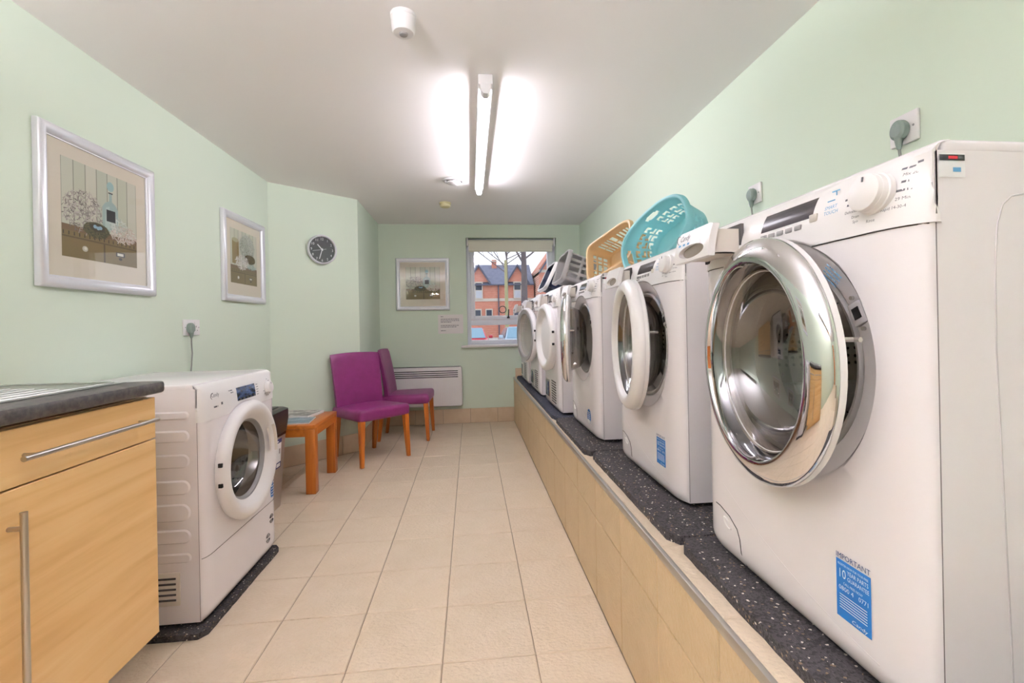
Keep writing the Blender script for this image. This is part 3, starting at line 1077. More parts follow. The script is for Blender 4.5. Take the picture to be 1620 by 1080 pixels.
    box(bm, (dx1 + 0.042, fp(dx1, 0.75) - 0.0005, 0.740), (dx1 + 0.044, fp(dx1, 0.75), 0.757))
    box(bm, (dx1 + 0.034, fp(dx1, 0.75) - 0.0005, 0.755), (dx1 + 0.050, fp(dx1, 0.75), 0.757))
    obj('touch_logo', bm, INKL, root, None)
    cx, cz = 0.222, 0.727
    dial(root, fy, cx, cz, 0.0275)
    bm = bmesh.new()
    bars(bm, cx - 0.056, cz + 0.004, 0.015, 0.0034, fn=fp)
    bars(bm, cx - 0.050, cz - 0.006, 0.016, 0.0034, fn=fp)
    text(bm, 'Delicates', cx - 0.052, cz - 0.018, 0.0062, fn=fp)
    text(bm, 'Drain', cx - 0.038, cz - 0.0275, 0.0062, fn=fp); text(bm, 'Spin', cx - 0.035, cz - 0.035, 0.0062, fn=fp)
    text(bm, 'Rinse', cx - 0.010, cz - 0.040, 0.0066, fn=fp)
    bars(bm, cx + 0.010, cz + 0.037, 0.010, 0.003, fn=fp); bars(bm, cx + 0.022, cz + 0.036, 0.016, 0.003, fn=fp); bars(bm, cx + 0.046, cz + 0.030, 0.009, 0.003, fn=fp)
    bars(bm, cx + 0.028, cz + 0.026, 0.018, 0.003, fn=fp)
    text(bm, 'Mix 20', cx + 0.033, cz + 0.016, 0.0062, fn=fp)
    bars(bm, cx + 0.034, cz + 0.006, 0.018, 0.0032, fn=fp)
    bars(bm, cx + 0.030, cz - 0.006, 0.020, 0.0032, fn=fp)
    text(bm, '29 Min.', cx + 0.030, cz - 0.018, 0.0064, fn=fp)
    text(bm, 'Rapid 14-30-44 Min.', cx + 0.012, cz - 0.029, 0.0064, fn=fp, width=0.046)
    bars(bm, dx0, 0.7005, 0.03, 0.0034, fn=fp)
    tag(obj('panel_lettering', bm, INK, root, None), kind='stuff')
    # filter flap at the lower left corner
    bm = bmesh.new()
    pts = [(-0.235, 0.104), (-0.215, 0.104), (-0.175, 0.094), (-0.145, 0.076), (-0.135, 0.058), (-0.130, 0.03), (-0.122, 0.004)]
    tube(bm, [(x, fy(x, z) - 0.0002, z) for x, z in pts], 0.0013, 5)
    fl = obj('filter_flap_line', bm, DARKSEAM, root)
    bm = bmesh.new(); lathe(bm, [(0.0, 0.002), (0.006, 0.0015), (0.010, -0.002), (0.012, 0.0), (0.013, 0.003)], 20,
                            Matrix.Translation((-0.185, fy(-0.185, 0.07), 0.074)) @ Matrix.Rotation(0.5, 4, 'Y') @ Matrix.Diagonal((1.6, 1, 0.7, 1)))
    obj('flap_grip', bm, WHITE2, root)
    # soft crease that crosses the lower front
    bm = bmesh.new()
    tube(bm, [(x, fy(x, 0.1) + 0.0040, 0.150 - 0.36 * (x + 0.2) + 0.5 * (x + 0.05) ** 2) for x in [-0.2 + 0.02 * k for k in range(22)]], 0.0045, 8)
    obj('front_crease', bm, WHITE, root)
    rating_label(root, W, Hh, bulge)
    if sticker == 'panel':
        guarantee_sticker(root, fy, 0.118, 0.188, 0.078, 0.165)
    elif sticker == 'panel_near':
        guarantee_sticker(root, fy, 0.142, 0.208, 0.064, 0.157)
    else:
        bm = bmesh.new()
        x0, z0, r = 0.135, 0.082, 0.037
        ring = [(x0 + r * math.cos(2 * PI * k / 32), z0 + r * math.sin(2 * PI * k / 32)) for k in range(32)]
        add_mesh(bm, [(x, fy(x, z) - 0.0008, z) for x, z in ring], [tuple(range(32))])
        s = obj('round_sticker', bm, BLUEST, root, None)
        bm = bmesh.new()
        for k in range(5): bars(bm, x0 - 0.023, z0 + 0.018 - 0.009 * k, 0.046, 0.004, fn=lambda a, b: fy(a, b) - 0.0014)
        ring = [(x0 + r * 0.97 * math.cos(-2.6 + 2.06 * k / 12), z0 + r * 0.97 * math.sin(-2.6 + 2.06 * k / 12)) for k in range(13)]
        add_mesh(bm, [(x, fy(x, z) - 0.0013, z) for x, z in ring], [tuple(range(13))])
        obj('white_lettering', bm, STICKW, s, None)
    return root


def tumble_dryer(label, loc, rz, W, Hh, D, theta, style, group=None):
    """style 'plain' for the low dryer, 'vented' for those on the platform"""
    bulge, rx = 0.020, 0.05
    zc = Hh * 0.60
    R = W * 0.37
    root = thing('tumble_dryer', label, 'tumble dryer', loc, rz, group)
    fy = front_fn(W, Hh, bulge, rx, 0.02)
    cabinet_body(root, W, Hh, D, bulge, embossed=False)
    part('front_panel', WHITE, root, lambda b: front_panel(b, W, Hh, zc, R - 0.02, fy))
    zf = Hh * 0.855
    zs = lambda x: max(zf, zc + math.sqrt(max(0, (R + 0.02) ** 2 - x * x))) if abs(x) < R + 0.02 else zf
    part('control_panel', WHITE2, root, lambda b: fascia(b, W, Hh, zs, fy))
    drum(root, 0, zc, R * 0.95, 0.3, 0.06)
    ring_on(root, 'door_seal', [(R - 0.02, 0.0), (R - 0.035, 0.012), (R - 0.05, 0.02), (R * 0.74, 0.062)], 64, OFFWHITE, 0, zc)
    ro = R + 0.018
    bm = bmesh.new()
    sgn = 1 if style == 'plain' else -1     # hinge side: left for plain, right for vented
    Md = Matrix.Translation((sgn * ro, 0, 0))
    ri = 0.68 * ro
    if style == 'open_face':
        prof = [(ro, 0.0), (ro + 0.001, -0.012), (ro - 0.008, -0.024), (ro * 0.945, -0.028)]
    else:
        prof = [(ro - 0.004, 0.0), (ro, -0.016), (ro - 0.008, -0.030), (ro * 0.91, -0.038), (ro * 0.84, -0.036), (ro * 0.77, -0.026), (ri + 0.010, -0.010), (ri, -0.004)]
    lathe(bm, prof, 80, Md)
    door = obj('door', bm, WHITE2, root, 50)
    door.location = (-sgn * ro, -0.006, zc); door.rotation_euler = (0, 0, -sgn * theta)
    bm = bmesh.new()
    if style == 'open_face':
        lathe(bm, [(ro * 0.95, -0.028), (ro * 0.94, -0.036), (ro * 0.80, -0.034), (ro * 0.77, -0.022)], 64, Md)
        obj('grey_door_ring', bm, GREYP, door)
        bm = bmesh.new(); lathe(bm, [(ro * 0.78, -0.026), (ro * 0.74, 0.01), (ro * 0.5, 0.05), (ro * 0.3, 0.06), (0, 0.062)], 56, Md)
        obj('door_bowl', bm, OFFWHITE, door)
        bm = bmesh.new(); lathe(bm, [(ro * 0.77, -0.020), (0, -0.024)], 56, Md)
        obj('door_window', bm, CLEARP, door)
    elif style == 'shut_face':
        lathe(bm, [(ri + 0.002, -0.002), (ri * 0.96, -0.010), (ri * 0.6, -0.016), (0, -0.018)], 56, Md)
        obj('door_disc', bm, WHITE2, door)
    else:
        lathe(bm, [(ri + 0.004, -0.004), (ri - 0.006, -0.002), (ri - 0.012, 0.012)], 64, Md)
        obj('window_trim', bm, GREYP, door)
        bm = bmesh.new(); lathe(bm, [(ri - 0.006, 0.0), (ri - 0.014, 0.04), (ri - 0.035, 0.075), (ri * 0.5, 0.10), (0, 0.105)], 56, Md)
        obj('door_glass', bm, DOORGLASS, door)
        bm = bmesh.new(); lathe(bm, [(ro * 0.845, -0.043), (ro * 0.80, -0.026), (ro * 0.735, -0.022), (ro * 0.69, -0.024)], 18, Md, -0.10, 0.55)
        obj('finger_grip', bm, OFFWHITE, door)
    bm = bmesh.new(); lathe(bm, [(ro - 0.006, 0.0), (ro - 0.008, 0.012), (ri, 0.014)], 64, Md)
    obj('door_back', bm, WHITE2, door)
    for q in (-0.038, 0.038):
        bm = bmesh.new()
        aa = math.asin(q / ro)
        x = sgn * (ro - ro * math.cos(aa)) 
        box(bm, (x - 0.004, -0.024, q - 0.0075), (x + 0.006, -0.010, q + 0.0075), 0.001)
        obj('hinge_slot', bm, BLACK, door)
    # controls
    zp = Hh * 0.925
    drawer(root, fy, -W / 2 + 0.016, -W * 0.12, Hh * 0.872, Hh - 0.012, 0.0 if style == 'plain' else 0.07, False) if style != 'plain' else None
    x0, x1 = -W * 0.095, W * 0.17
    bm = bmesh.new(); patch(bm, fy, x0, x1, Hh * 0.90, Hh * 0.965, 0.0034)
    dsp = obj('display', bm, SCREENB if style == 'plain' else SCREEN, root, None)
    for k in range(5):
        bm = bmesh.new(); x = x0 + 0.02 + k * (x1 - x0 - 0.04) / 4; z = Hh * 0.906
        box(bm, (x - 0.009, fy(x, z) - 0.0058, z - 0.004), (x + 0.009, fy(x, z) - 0.002, z + 0.004), 0.001)
        obj('push_button', bm, BLACKP, dsp)
    dial(root, fy, W * 0.365, zp, 0.026, 0.022)
    bm = bmesh.new()
    fp = lambda a, b: fy(a, b) - 0.0034
    if style == 'plain':
        text(bm, 'Candy', -W * 0.40, Hh * 0.951, 0.021, fn=fp, slant=0.2)
        tube(bm, [(-W * 0.40 + 0.011 * math.cos(u), fp(-W * 0.4, zp) - 0.001, Hh * 0.958 + 0.011 * math.sin(u)) for u in [1.2 + 0.3 * k for k in range(12)]], 0.0009, 4)
        bars(bm, -W * 0.385, Hh * 0.903, 0.03, 0.006, fn=fp); bars(bm, -W * 0.30, Hh * 0.908, 0.012, 0.010, fn=fp)
        bars(bm, -W * 0.19, Hh * 0.958, 0.03, 0.004, fn=fp); bars(bm, -W * 0.17, Hh * 0.947, 0.02, 0.004, fn=fp)
    for k in range(10):
        a = -1.2 + 0.45 * k
        bars(bm, W * 0.365 + 0.038 * math.sin(a) - 0.004, zp - 0.038 * math.cos(a), 0.009, 0.003, fn=fp)
    for k in range(5):
        bars(bm, x1 + 0.012, Hh * (0.955 - 0.013 * k), 0.018, 0.003, fn=fp)
    tag(obj('panel_lettering', bm, INK, root, None), kind='stuff')
    # lower front
    if style == 'plain':
        bm = bmesh.new(); tube(bm, [(x, fy(x, 0.2245) - 0.0003, 0.2245) for x in [W / 2 * math.sin(PI / 2 * (k / 16 - 1)) * 0.994 for k in range(33)]], 0.0011, 5)
        obj('kick_seam', bm, DARKSEAM, root)
        for (vx, vz) in ((W * 0.40, 0.145), (W * 0.335, 0.068)):
            bm = bmesh.new()
            for rr in (0.008, 0.014, 0.020):
                for s in (0.3, PI + 0.3):
                    tube(bm, [(vx + rr * math.cos(s + u), fy(vx, vz) - 0.0004, vz + rr * math.sin(s + u)) for u in [0.25 * k for k in range(11)]], 0.0014, 4)
            obj('round_vent', bm, DARKSEAM, root)
        bm = bmesh.new()
        sx0, sx1, z0, z1 = W * 0.395, W * 0.485, 0.243, 0.345
        vs = [(x, fy(x, z) - 0.001, z) for x in (sx0, (sx0 + sx1) / 2, sx1) for z in (z0, z1)]
        add_mesh(bm, vs, [(0, 2, 3, 1), (2, 4, 5, 3)])
        s = obj('guarantee_sticker', bm, BLUEST, root, None)
        bm = bmesh.new()
        for k in range(7): bars(bm, sx0 + 0.005, z1 - 0.014 - 0.013 * k, (sx1 - sx0) * 0.8, 0.005 if k not in (1, 2) else 0.008, fn=lambda a, b: fy(a, b) - 0.0016)
        obj('white_lettering', bm, STICKW, s, None)
        # pressed ribs and louvre on the side seen past the cupboard
        for (z1, z0) in ((0.758, 0.726), (0.690, 0.645), (0.605, 0.553), (0.512, 0.458), (0.428, 0.363), (0.336, 0.284), (0.252, 0.215)):
            bm = bmesh.new()
            r = (z1 - z0) / 2 - 0.001
            pl = rrect(0.045, z0, D - 0.04, z1, r, 8)      # (y, z)
            pi = rrect(0.045 + 0.006, z0 + 0.006, D - 0.046, z1 - 0.006, max(r - 0.006, 0.004), 8)
            n = len(pl)
            xs = -W / 2
            vs = [(xs + 0.001, y, z) for y, z in pl] + [(xs - 0.005, y, z) for y, z in pi]
            add_mesh(bm, vs, [(i, (i + 1) % n, n + (i + 1) % n, n + i) for i in range(n)] + [tuple(range(n, 2 * n))])
            obj('pressed_rib', bm, WHITE, root)
        boxpart('louvre_plate', OFFWHITE, root, (-W / 2 - 0.004, 0.085, 0.066), (-W / 2 + 0.001, 0.36, 0.185), 0.003)
        for k in range(5):
            boxpart('louvre_slat', DARKSEAM, root, (-W / 2 - 0.006, 0.098, 0.084 + 0.019 * k), (-W / 2 - 0.003, 0.345, 0.091 + 0.019 * k), 0.001)
    else:
        # condenser window low on the left, louvres low on the right
        boxpart('condenser_cover', STEEL, root, (-W * 0.40, -0.004, 0.035), (-W * 0.10, 0.004, 0.165), 0.004)
        boxpart('condenser_film', SCREENB, root, (-W * 0.37, -0.006, 0.05), (-W * 0.16, -0.003, 0.15), 0.002)
        for k in range(9):
            boxpart('louvre_slat', DARKSEAM, root, (W * 0.02, -0.0022, 0.035 + 0.0165 * k), (W * 0.30, 0.002, 0.043 + 0.0165 * k), 0.001)
        boxpart('fascia_seam', DARKSEAM, root, (-W / 2 + 0.01, -0.0012, zf - 0.003), (W / 2 - 0.02, 0.004, zf - 0.001))
    return root


ZM = 0.533          # underside of the machines, just clear of the mats
washer('nearest white washing machine with chrome ring door ajar and pulled-out drawer', (0.588, 0.84, ZM), CHROME, math.radians(7), 0.075, 'panel_near', (-0.045, 0.098))
washer('white washing machine with thick white ring door ajar below the teal basket', (0.614, 1.615, ZM), WHITE2, math.radians(8), 0.05, 'panel', (-0.045, 0.098), False)
washer('white washing machine with round blue sticker and chrome door, below the beige basket', (0.582, 2.405, ZM), CHROME, math.radians(15), 0.05, 'round', (-0.045, 0.098), False)
tumble_dryer('white tumble dryer with louvred lower front next to the round-stickered washer', (0.535, 3.085, ZM), -PI / 2, 0.56, 0.768, 0.56, math.radians(4), 'shut_face', 'machines on the platform')
tumble_dryer('white tumble dryer with grey ringed open door, second from the window', (0.525, 3.83, ZM), -PI / 2, 0.56, 0.768, 0.56, math.radians(11), 'open_face', 'machines on the platform')
tumble_dryer('farthest white tumble dryer at the window end of the platform', (0.520, 4.56, ZM), -PI / 2, 0.56, 0.768, 0.56, math.radians(0), 'shut_face', 'machines on the platform')
tumble_dryer('low white tumble dryer with ribbed side standing on the floor by the cupboard', (-0.962, 2.085, 0.036), PI / 2, 0.61, 0.835, 0.545, 0.0, 'plain')


def rubber_mat(label, material, x0, x1, y0, y1, z, th, group, curl=0.0):
    bm = bmesh.new()
    nx, ny = 10, 24
    rnd = random.Random(int(y0 * 100) + 5)
    top, bot = [], []
    for j in range(ny + 1):
        for i in range(nx + 1):
            u, v = i / nx, j / ny
            edge = (rnd.uniform(-0.0012, 0.0012) if i in (0, nx) else 0)
            x = x0 + (x1 - x0) * u + edge; y = y0 + (y1 - y0) * v + (rnd.uniform(-0.001, 0.001) if j in (0, ny) else 0)
            # clipped corners
            if i == 0 and j in (0, ny): x += math.copysign(0.022, x1 - x0)
            zz = z + th + rnd.uniform(-0.0006, 0.0006)
            top.append((x, y, zz)); bot.append((x, y, z + 0.0004))
    n = len(top); vs = top + bot; fs = []
    w = nx + 1
    for j in range(ny):
        for i in range(nx):
            a = j * w + i
            fs.append((a, a + 1, a + 1 + w, a + w)); fs.append((n + a, n + a + w, n + a + 1 + w, n + a + 1))
    rim = [i for i in range(nx)] + [j * w + nx for j in range(ny)] + [ny * w + i for i in range(nx, 0, -1)] + [j * w for j in range(ny, 0, -1)]
    for k in range(len(rim)):
        a, b = rim[k], rim[(k + 1) % len(rim)]
        fs.append((a, n + a, n + b, b))
    add_mesh(bm, vs, fs)
    return tag(obj('rubber_mat', bm, material, None, 40), label, 'mat', group)


MG = 'rubber mats under the machines'
rubber_mat('speckled black rubber mat under the nearest washing machine', MATF, 0.522, 1.16, 0.30, 1.150, ZP, 0.0235, MG)
rubber_mat('speckled black rubber mat under the white-ring-door washing machine', MATF, 0.512, 1.16, 1.160, 1.985, ZP, 0.0235, MG)
rubber_mat('black rubber mat under the washing machine with the round sticker', MATF, 0.492, 1.16, 1.995, 2.735, ZP, 0.0235, MG)
rubber_mat('long navy rubber mat under the three far dryers', MATN, 0.490, 1.16, 2.745, 5.10, ZP, 0.0235, MG)
rubber_mat('speckled black rubber mat on the floor under the low dryer', MATF, -0.948, -1.50, 1.735, 2.400, 0.0, 0.0215, MG)

# ------------------------------------------------------------------ base cupboard, worktop and drainer
cab = thing('base_cupboard', 'light oak base cupboard with steel bar handles under the dark worktop', 'cupboard', (-0.975, 1.55, 0))
boxpart('carcass', OAK, cab, (-0.545, -1.0, 0.15), (-0.022, -0.004, 0.88))
boxpart('kickboard', OAK, cab, (-0.10, -1.0, 0.0), (-0.082, -0.09, 0.15))
boxpart('kickboard', OAK, cab, (-0.545, -0.108, 0.0), (-0.10, -0.09, 0.15))


def bar_handle(parent, p0, p1, r=0.0062, stand=0.032):
    p0 = Vector(p0); p1 = Vector(p1); d = (p1 - p0).normalized()
    b = bmesh.new(); tube(b, [p0, p1], r, 14)
    h = obj('handle', b, STEEL, parent)
    for q in (p0 + d * 0.035, p1 - d * 0.035):
        b = bmesh.new(); tube(b, [q, q + Vector((-stand, 0, 0))], r * 0.8, 10)
        obj('handle_post', b, STEEL, h)


for k in range(2):
    y1 = -0.502 * k; y0 = y1 - 0.498
    dr = boxpart('drawer_front', OAK, cab, (-0.020, y0, 0.753), (0.0, y1, 0.878), 0.0015, 1)
    bar_handle(dr, (0.030, y0 + 0.038, 0.815), (0.030, y1 - 0.035, 0.815))
    dd = boxpart('cupboard_door', OAK, cab, (-0.020, y0, 0.152), (0.0, y1, 0.749), 0.0015, 1)
    bar_handle(dd, (0.030, y0 + 0.036, 0.20), (0.030, y0 + 0.036, 0.704), 0.0066)

wt = bmesh.new()
prof = [(-0.552, 0.890), (0.012, 0.890), (0.0185, 0.8935), (0.021, 0.900), (0.021, 0.917), (0.0185, 0.9235), (0.012, 0.926), (-0.552, 0.926)]
n = len(prof)
ya, yb = 0.55, 1.560
add_mesh(wt, [(-0.975 + x, ya, z) for x, z in prof] + [(-0.975 + x, yb, z) for x, z in prof],
         [tuple(range(n)), tuple(range(2 * n - 1, n - 1, -1))] + [(i, (i + 1) % n, n + (i + 1) % n, n + i) for i in range(n)])
tag(obj('worktop', wt, WORKTOP, None), 'dark grey speckled worktop with rounded front edge on the oak cupboard', 'worktop')

sk = thing('sink_drainer', 'stainless steel sink drainer with parallel grooves set in the dark worktop', 'sink', (-1.245, 1.085, 0.9265))
bm = bmesh.new()
box(bm, (-0.235, -0.5, 0.0), (0.205, 0.44, 0.003), 0.0012)
obj('drainer_plate', bm, DRAINER, sk)
bm = bmesh.new()
tube(bm, [(x, y, 0.004) for x, y in rrect(-0.225, -0.49, 0.192, 0.428, 0.03, 6)], 0.0035, 6, closed=True)
obj('raised_rim', bm, DRAINER, sk)
for k in range(9):
    bm = bmesh.new(); x = -0.19 + k * 0.042
    tube(bm, [(x, -0.40, 0.003), (x, 0.0, 0.0035), (x, 0.34 - 0.014 * abs(k - 4), 0.003)], [0.004, 0.0045, 0.002], 6)
    obj('drainer_ridge', bm, DRAINER, sk)

# ------------------------------------------------------------------ pictures
def art_mesh(kind, w, h):
    """flat still-life print as coloured polygons in (x,z), facing -y"""
    rnd = random.Random(11 + kind)
    polys = []          # (layer, colour, points)
    C = lambda *c: lin(c)

    def rect(l, c, x0, z0, x1, z1): polys.append((l, C(*c), [(x0, z0), (x1, z0), (x1, z1), (x0, z1)]))

    def ell(l, c, cx, cz, rx, rz, n=20, a0=0, a1=2 * PI):
        polys.append((l, C(*c), [(cx + rx * math.cos(a0 + (a1 - a0) * k / n), cz + rz * math.sin(a0 + (a1 - a0) * k / n)) for k in range(n + (0 if abs(a1 - a0 - 2 * PI) < 1e-6 else 1))]))

    def branches(l, cols, cx, cz, rx, rz, n, size):
        for _ in range(n):
            a = rnd.uniform(0, 2 * PI); r = math.sqrt(rnd.random())
            x, z = cx + rx * r * math.cos(a), cz + rz * r * math.sin(a)
            t = rnd.uniform(0, PI); L = size * rnd.uniform(0.6, 1.3); wd = size * 0.22
            dx, dz = math.cos(t) * L, math.sin(t) * L; nx, nz = -math.sin(t) * wd, math.cos(t) * wd
            polys.append((l + rnd.random() * 0.8, C(*rnd.choice(cols)), [(x - dx + nx, z - dz + nz), (x - dx - nx, z - dz - nz), (x + dx, z + dz)]))

    rect(0, (150, 150, 130), 0, 0, 1, 1)
    for k in range(7):
        rect(0.3, [(206, 204, 184), (200, 200, 178), (210, 206, 188), (196, 198, 178)][k % 4], k / 7 + 0.006, 0.3, (k + 1) / 7 - 0.006, 1)
    rect(1, (124, 96, 66), 0, 0.27, 1, 0.33)
    rect(1, (128, 108, 66), 0, 0.0, 1, 0.27)
    for k in range(16): rect(1.3, (70, 54, 36), k / 16 + 0.012, 0.225, k / 16 + 0.026, 0.262)
    rect(1.2, (98, 78, 46), 0, 0.20, 1, 0.215)
    rect(1.4, (86, 66, 40), 0.51, 0.0, 0.53, 0.20)
    if kind in (0, 2):
        branches(2, [(150, 138, 132), (172, 160, 150), (196, 186, 178), (118, 108, 102)], 0.27, 0.50, 0.26, 0.22, 360, 0.03)
        polys.append((3, C(166, 186, 180), [(0.50, 0.36), (0.72, 0.36), (0.72, 0.62), (0.685, 0.67), (0.635, 0.70), (0.635, 0.80), (0.595, 0.80), (0.595, 0.70), (0.54, 0.67), (0.50, 0.62)]))
        polys.append((3.2, C(188, 204, 196), [(0.53, 0.38), (0.60, 0.38), (0.60, 0.64), (0.55, 0.62)]))
        ell(3.3, (158, 190, 188), 0.615, 0.865, 0.05, 0.055)
        rect(3.3, (60, 62, 60), 0.585, 0.785, 0.648, 0.80)
        rect(5.0, (34, 32, 34), 0.555, 0.47, 0.68, 0.60)
        branches(4, [(214, 206, 196), (196, 182, 170), (226, 218, 208), (206, 176, 160)], 0.80, 0.36, 0.2, 0.1, 260, 0.026)
        branches(4, [(206, 214, 206), (222, 224, 216), (182, 190, 180)], 0.72, 0.46, 0.14, 0.08, 120, 0.026)
        ell(5, (92, 84, 52), 0.42, 0.335, 0.17, 0.085)
        branches(5.2, [(70, 66, 38), (112, 100, 62), (58, 50, 30)], 0.42, 0.335, 0.17, 0.085, 130, 0.022)
        ell(6.2, (66, 56, 38), 0.43, 0.365, 0.10, 0.045)
        for ex, ez in ((0.40, 0.372), (0.44, 0.362), (0.47, 0.37)): ell(6.5, (150, 186, 206), ex, ez, 0.024, 0.02)
    else:
        rect(2, (150, 128, 76), 0.06, 0.36, 0.30, 0.80)
        ell(2.2, (176, 168, 130), 0.18, 0.80, 0.12, 0.04)
        ell(2, (186, 190, 176), 0.62, 0.72, 0.30, 0.24)
        branches(2.3, [(170, 174, 160), (206, 206, 190), (150, 150, 130)], 0.62, 0.74, 0.28, 0.22, 200, 0.03)
        ell(4, (98, 82, 46), 0.72, 0.50, 0.22, 0.09)
        branches(4.2, [(70, 60, 34), (120, 104, 64)], 0.72, 0.50, 0.22, 0.09, 110, 0.022)
        branches(5.2, [(226, 220, 210), (206, 196, 186), (236, 232, 226)], 0.42, 0.42, 0.24, 0.13, 260, 0.034)
        branches(5.2, [(170, 190, 184), (150, 172, 168)], 0.78, 0.36, 0.18, 0.05, 90, 0.026)
    ell(3, (206, 200, 188), 0.27, 0.11, 0.035, 0.03)
    ell(3.2, (236, 232, 222), 0.275, 0.115, 0.018, 0.016)
    rect(3, (70, 56, 46), 0.68, 0.095, 0.81, 0.145)
    rect(3.2, (214, 206, 190), 0.70, 0.105, 0.79, 0.135)
    ell(3.3, (70, 56, 40), 0.745, 0.07, 0.025, 0.016)
    me = bpy.data.meshes.new('print')
    vs, fs, cols = [], [], []
    for l, c, pts in polys:
        b = len(vs)
        for x, z in pts:
            vs.append(((min(max(x, 0), 1) - 0.5) * w, -0.0001 - l * 0.00009, (min(max(z, 0), 1) - 0.5) * h))
        fs.append(tuple(range(b, b + len(pts)))); cols.append(c)
    me.from_pydata(vs, [], fs)
    at = me.color_attributes.new('print_colour', 'FLOAT_COLOR', 'CORNER')
    i = 0
    for p, c in zip(me.polygons, cols):
        for li in p.loop_indices: at.data[li].color = (c[0], c[1], c[2], 1)
    me.materials.append(PRINT)
    return me


def picture(label, loc, rz, w, h, kind, fwid=0.045):
    p = thing('framed_picture', label, 'picture', loc, rz, 'framed pictures')
    # moulded frame: rounded profile swept round the rectangle with mitres
    prof = [(0.0, 0.0), (0.0, -0.018), (0.006, -0.026), (0.018, -0.029), (0.030, -0.024), (fwid - 0.006, -0.016), (fwid - 0.004, -0.012), (fwid, -0.012), (fwid, -0.004)]
    bm = bmesh.new()
    rows = []
    for sx, sz in ((-1, -1), (1, -1), (1, 1), (-1, 1)):
        rows.append([bm.verts.new((sx * (w / 2 - d), y, sz * (h / 2 - d))) for d, y in prof])
    for k in range(4):
        a, b = rows[k], rows[(k + 1) % 4]
        for i in range(len(prof) - 1): bm.faces.new((a[i], b[i], b[i + 1], a[i + 1]))
    obj('frame', bm, SILVERF, p, 40)
    iw, ih = w - 2 * fwid + 0.004, h - 2 * fwid + 0.004
    boxpart('mount', MOUNT, p, (-iw / 2, -0.0065, -ih / 2), (iw / 2, -0.003, ih / 2))
    o = bpy.data.objects.new('print', art_mesh(kind, iw - 0.125, ih - 0.135)); COL.objects.link(o); o.parent = p
    o.location = (0.0, -0.0068, 0.012)
    sheet('glazing', GLASS, p, -iw / 2, -ih / 2, iw / 2, ih / 2, -0.010)
    return p


picture('large framed bottle and coral print on the left wall, nearest the camera', (XL + 0.001, 2.115, 1.551), PI / 2, 0.605, 0.60, 0)
picture('framed coral print on the left wall next to the angled corner', (XL + 0.001, 3.335, 1.555), PI / 2, 0.575, 0.575, 1)
picture('framed bottle and nest print on the back wall beside the window', (-0.513, YB - 0.001, 1.548), 0.0, 0.58, 0.575, 2)

# ------------------------------------------------------------------ clock on the angled wall
wd = Vector((COLX - XL, COLY - YC, 0)); wlen = wd.length; wd.normalize()
wa = math.atan2(wd.y, wd.x)
ck_pos = Vector((XL, YC, 0)) + wd * 0.405 + Vector((wd.y, -wd.x, 0)) * 0.001
ck = thing('wall_clock', 'round wall clock with black face and silver rim on the angled wall', 'clock', (ck_pos.x, ck_pos.y, 1.734), wa)
RC = 0.122
bm = bmesh.new(); lathe(bm, [(RC - 0.004, 0.0), (RC, -0.01), (RC, -0.028), (RC - 0.006, -0.034), (RC - 0.014, -0.030), (RC - 0.016, -0.018)], 56)
obj('rim', bm, SILVERF, ck)
bm = bmesh.new(); lathe(bm, [(RC - 0.012, -0.016), (0, -0.016)], 48)
obj('dial_face', bm, mat('charcoal_dial', (52, 52, 52), 0.5), ck)
for k in range(12):
    a = PI / 2 - (k + 1) * PI / 6
    bm = bmesh.new(); text(bm, str(k + 1), (RC - 0.034) * math.cos(a), (RC - 0.034) * math.sin(a) - 0.010, 0.029, y=-0.0175, align='c')
    obj('numeral', bm, STICKW, ck, None)


def hand(name, ang, L, wdt, back, y, mm):
    b = bmesh.new()
    M = Matrix.Rotation(ang, 4, 'Y')
    box(b, (-wdt / 2, y - 0.0008, -back), (wdt / 2, y, L), M=M)
    obj(name, b, mm, ck)


hand('minute_hand', math.radians(197), 0.082, 0.0055, 0.012, -0.0200, STICKW)
hand('hour_hand', math.radians(-43), 0.055, 0.0075, 0.010, -0.0188, STICKW)
hand('second_hand', math.radians(258), 0.080, 0.002, 0.035, -0.0212, STICKW)
bm = bmesh.new(); lathe(bm, [(0.005, -0.016), (0.005, -0.0225), (0, -0.023)], 14)
obj('centre_boss', bm, STICKW, ck)
bm = bmesh.new(); lathe(bm, [(RC - 0.015, -0.026), (0, -0.0275)], 40)
obj('glazing', bm, GLASS, ck)

# ------------------------------------------------------------------ notice and heater on the back wall
nt_ = thing('paper_notice', 'white typed paper notice on the back wall below the framed print', 'notice', (-0.219, YB - 0.0005, 1.104))
boxpart('sheet', PAPER, nt_, (-0.138, -0.0015, -0.105), (0.138, -0.0002, 0.105))
bm = bmesh.new()
for zz, ww in ((0.080, 0.03), (0.052, 0.20), (0.035, 0.205), (0.019, 0.115), (-0.018, 0.195), (-0.035, 0.17), (-0.075, 0.055)):
    bars(bm, -0.108, zz, ww, 0.0065, y=-0.0019)
tag(obj('typed_lines', bm, INK, nt_, None), kind='stuff')

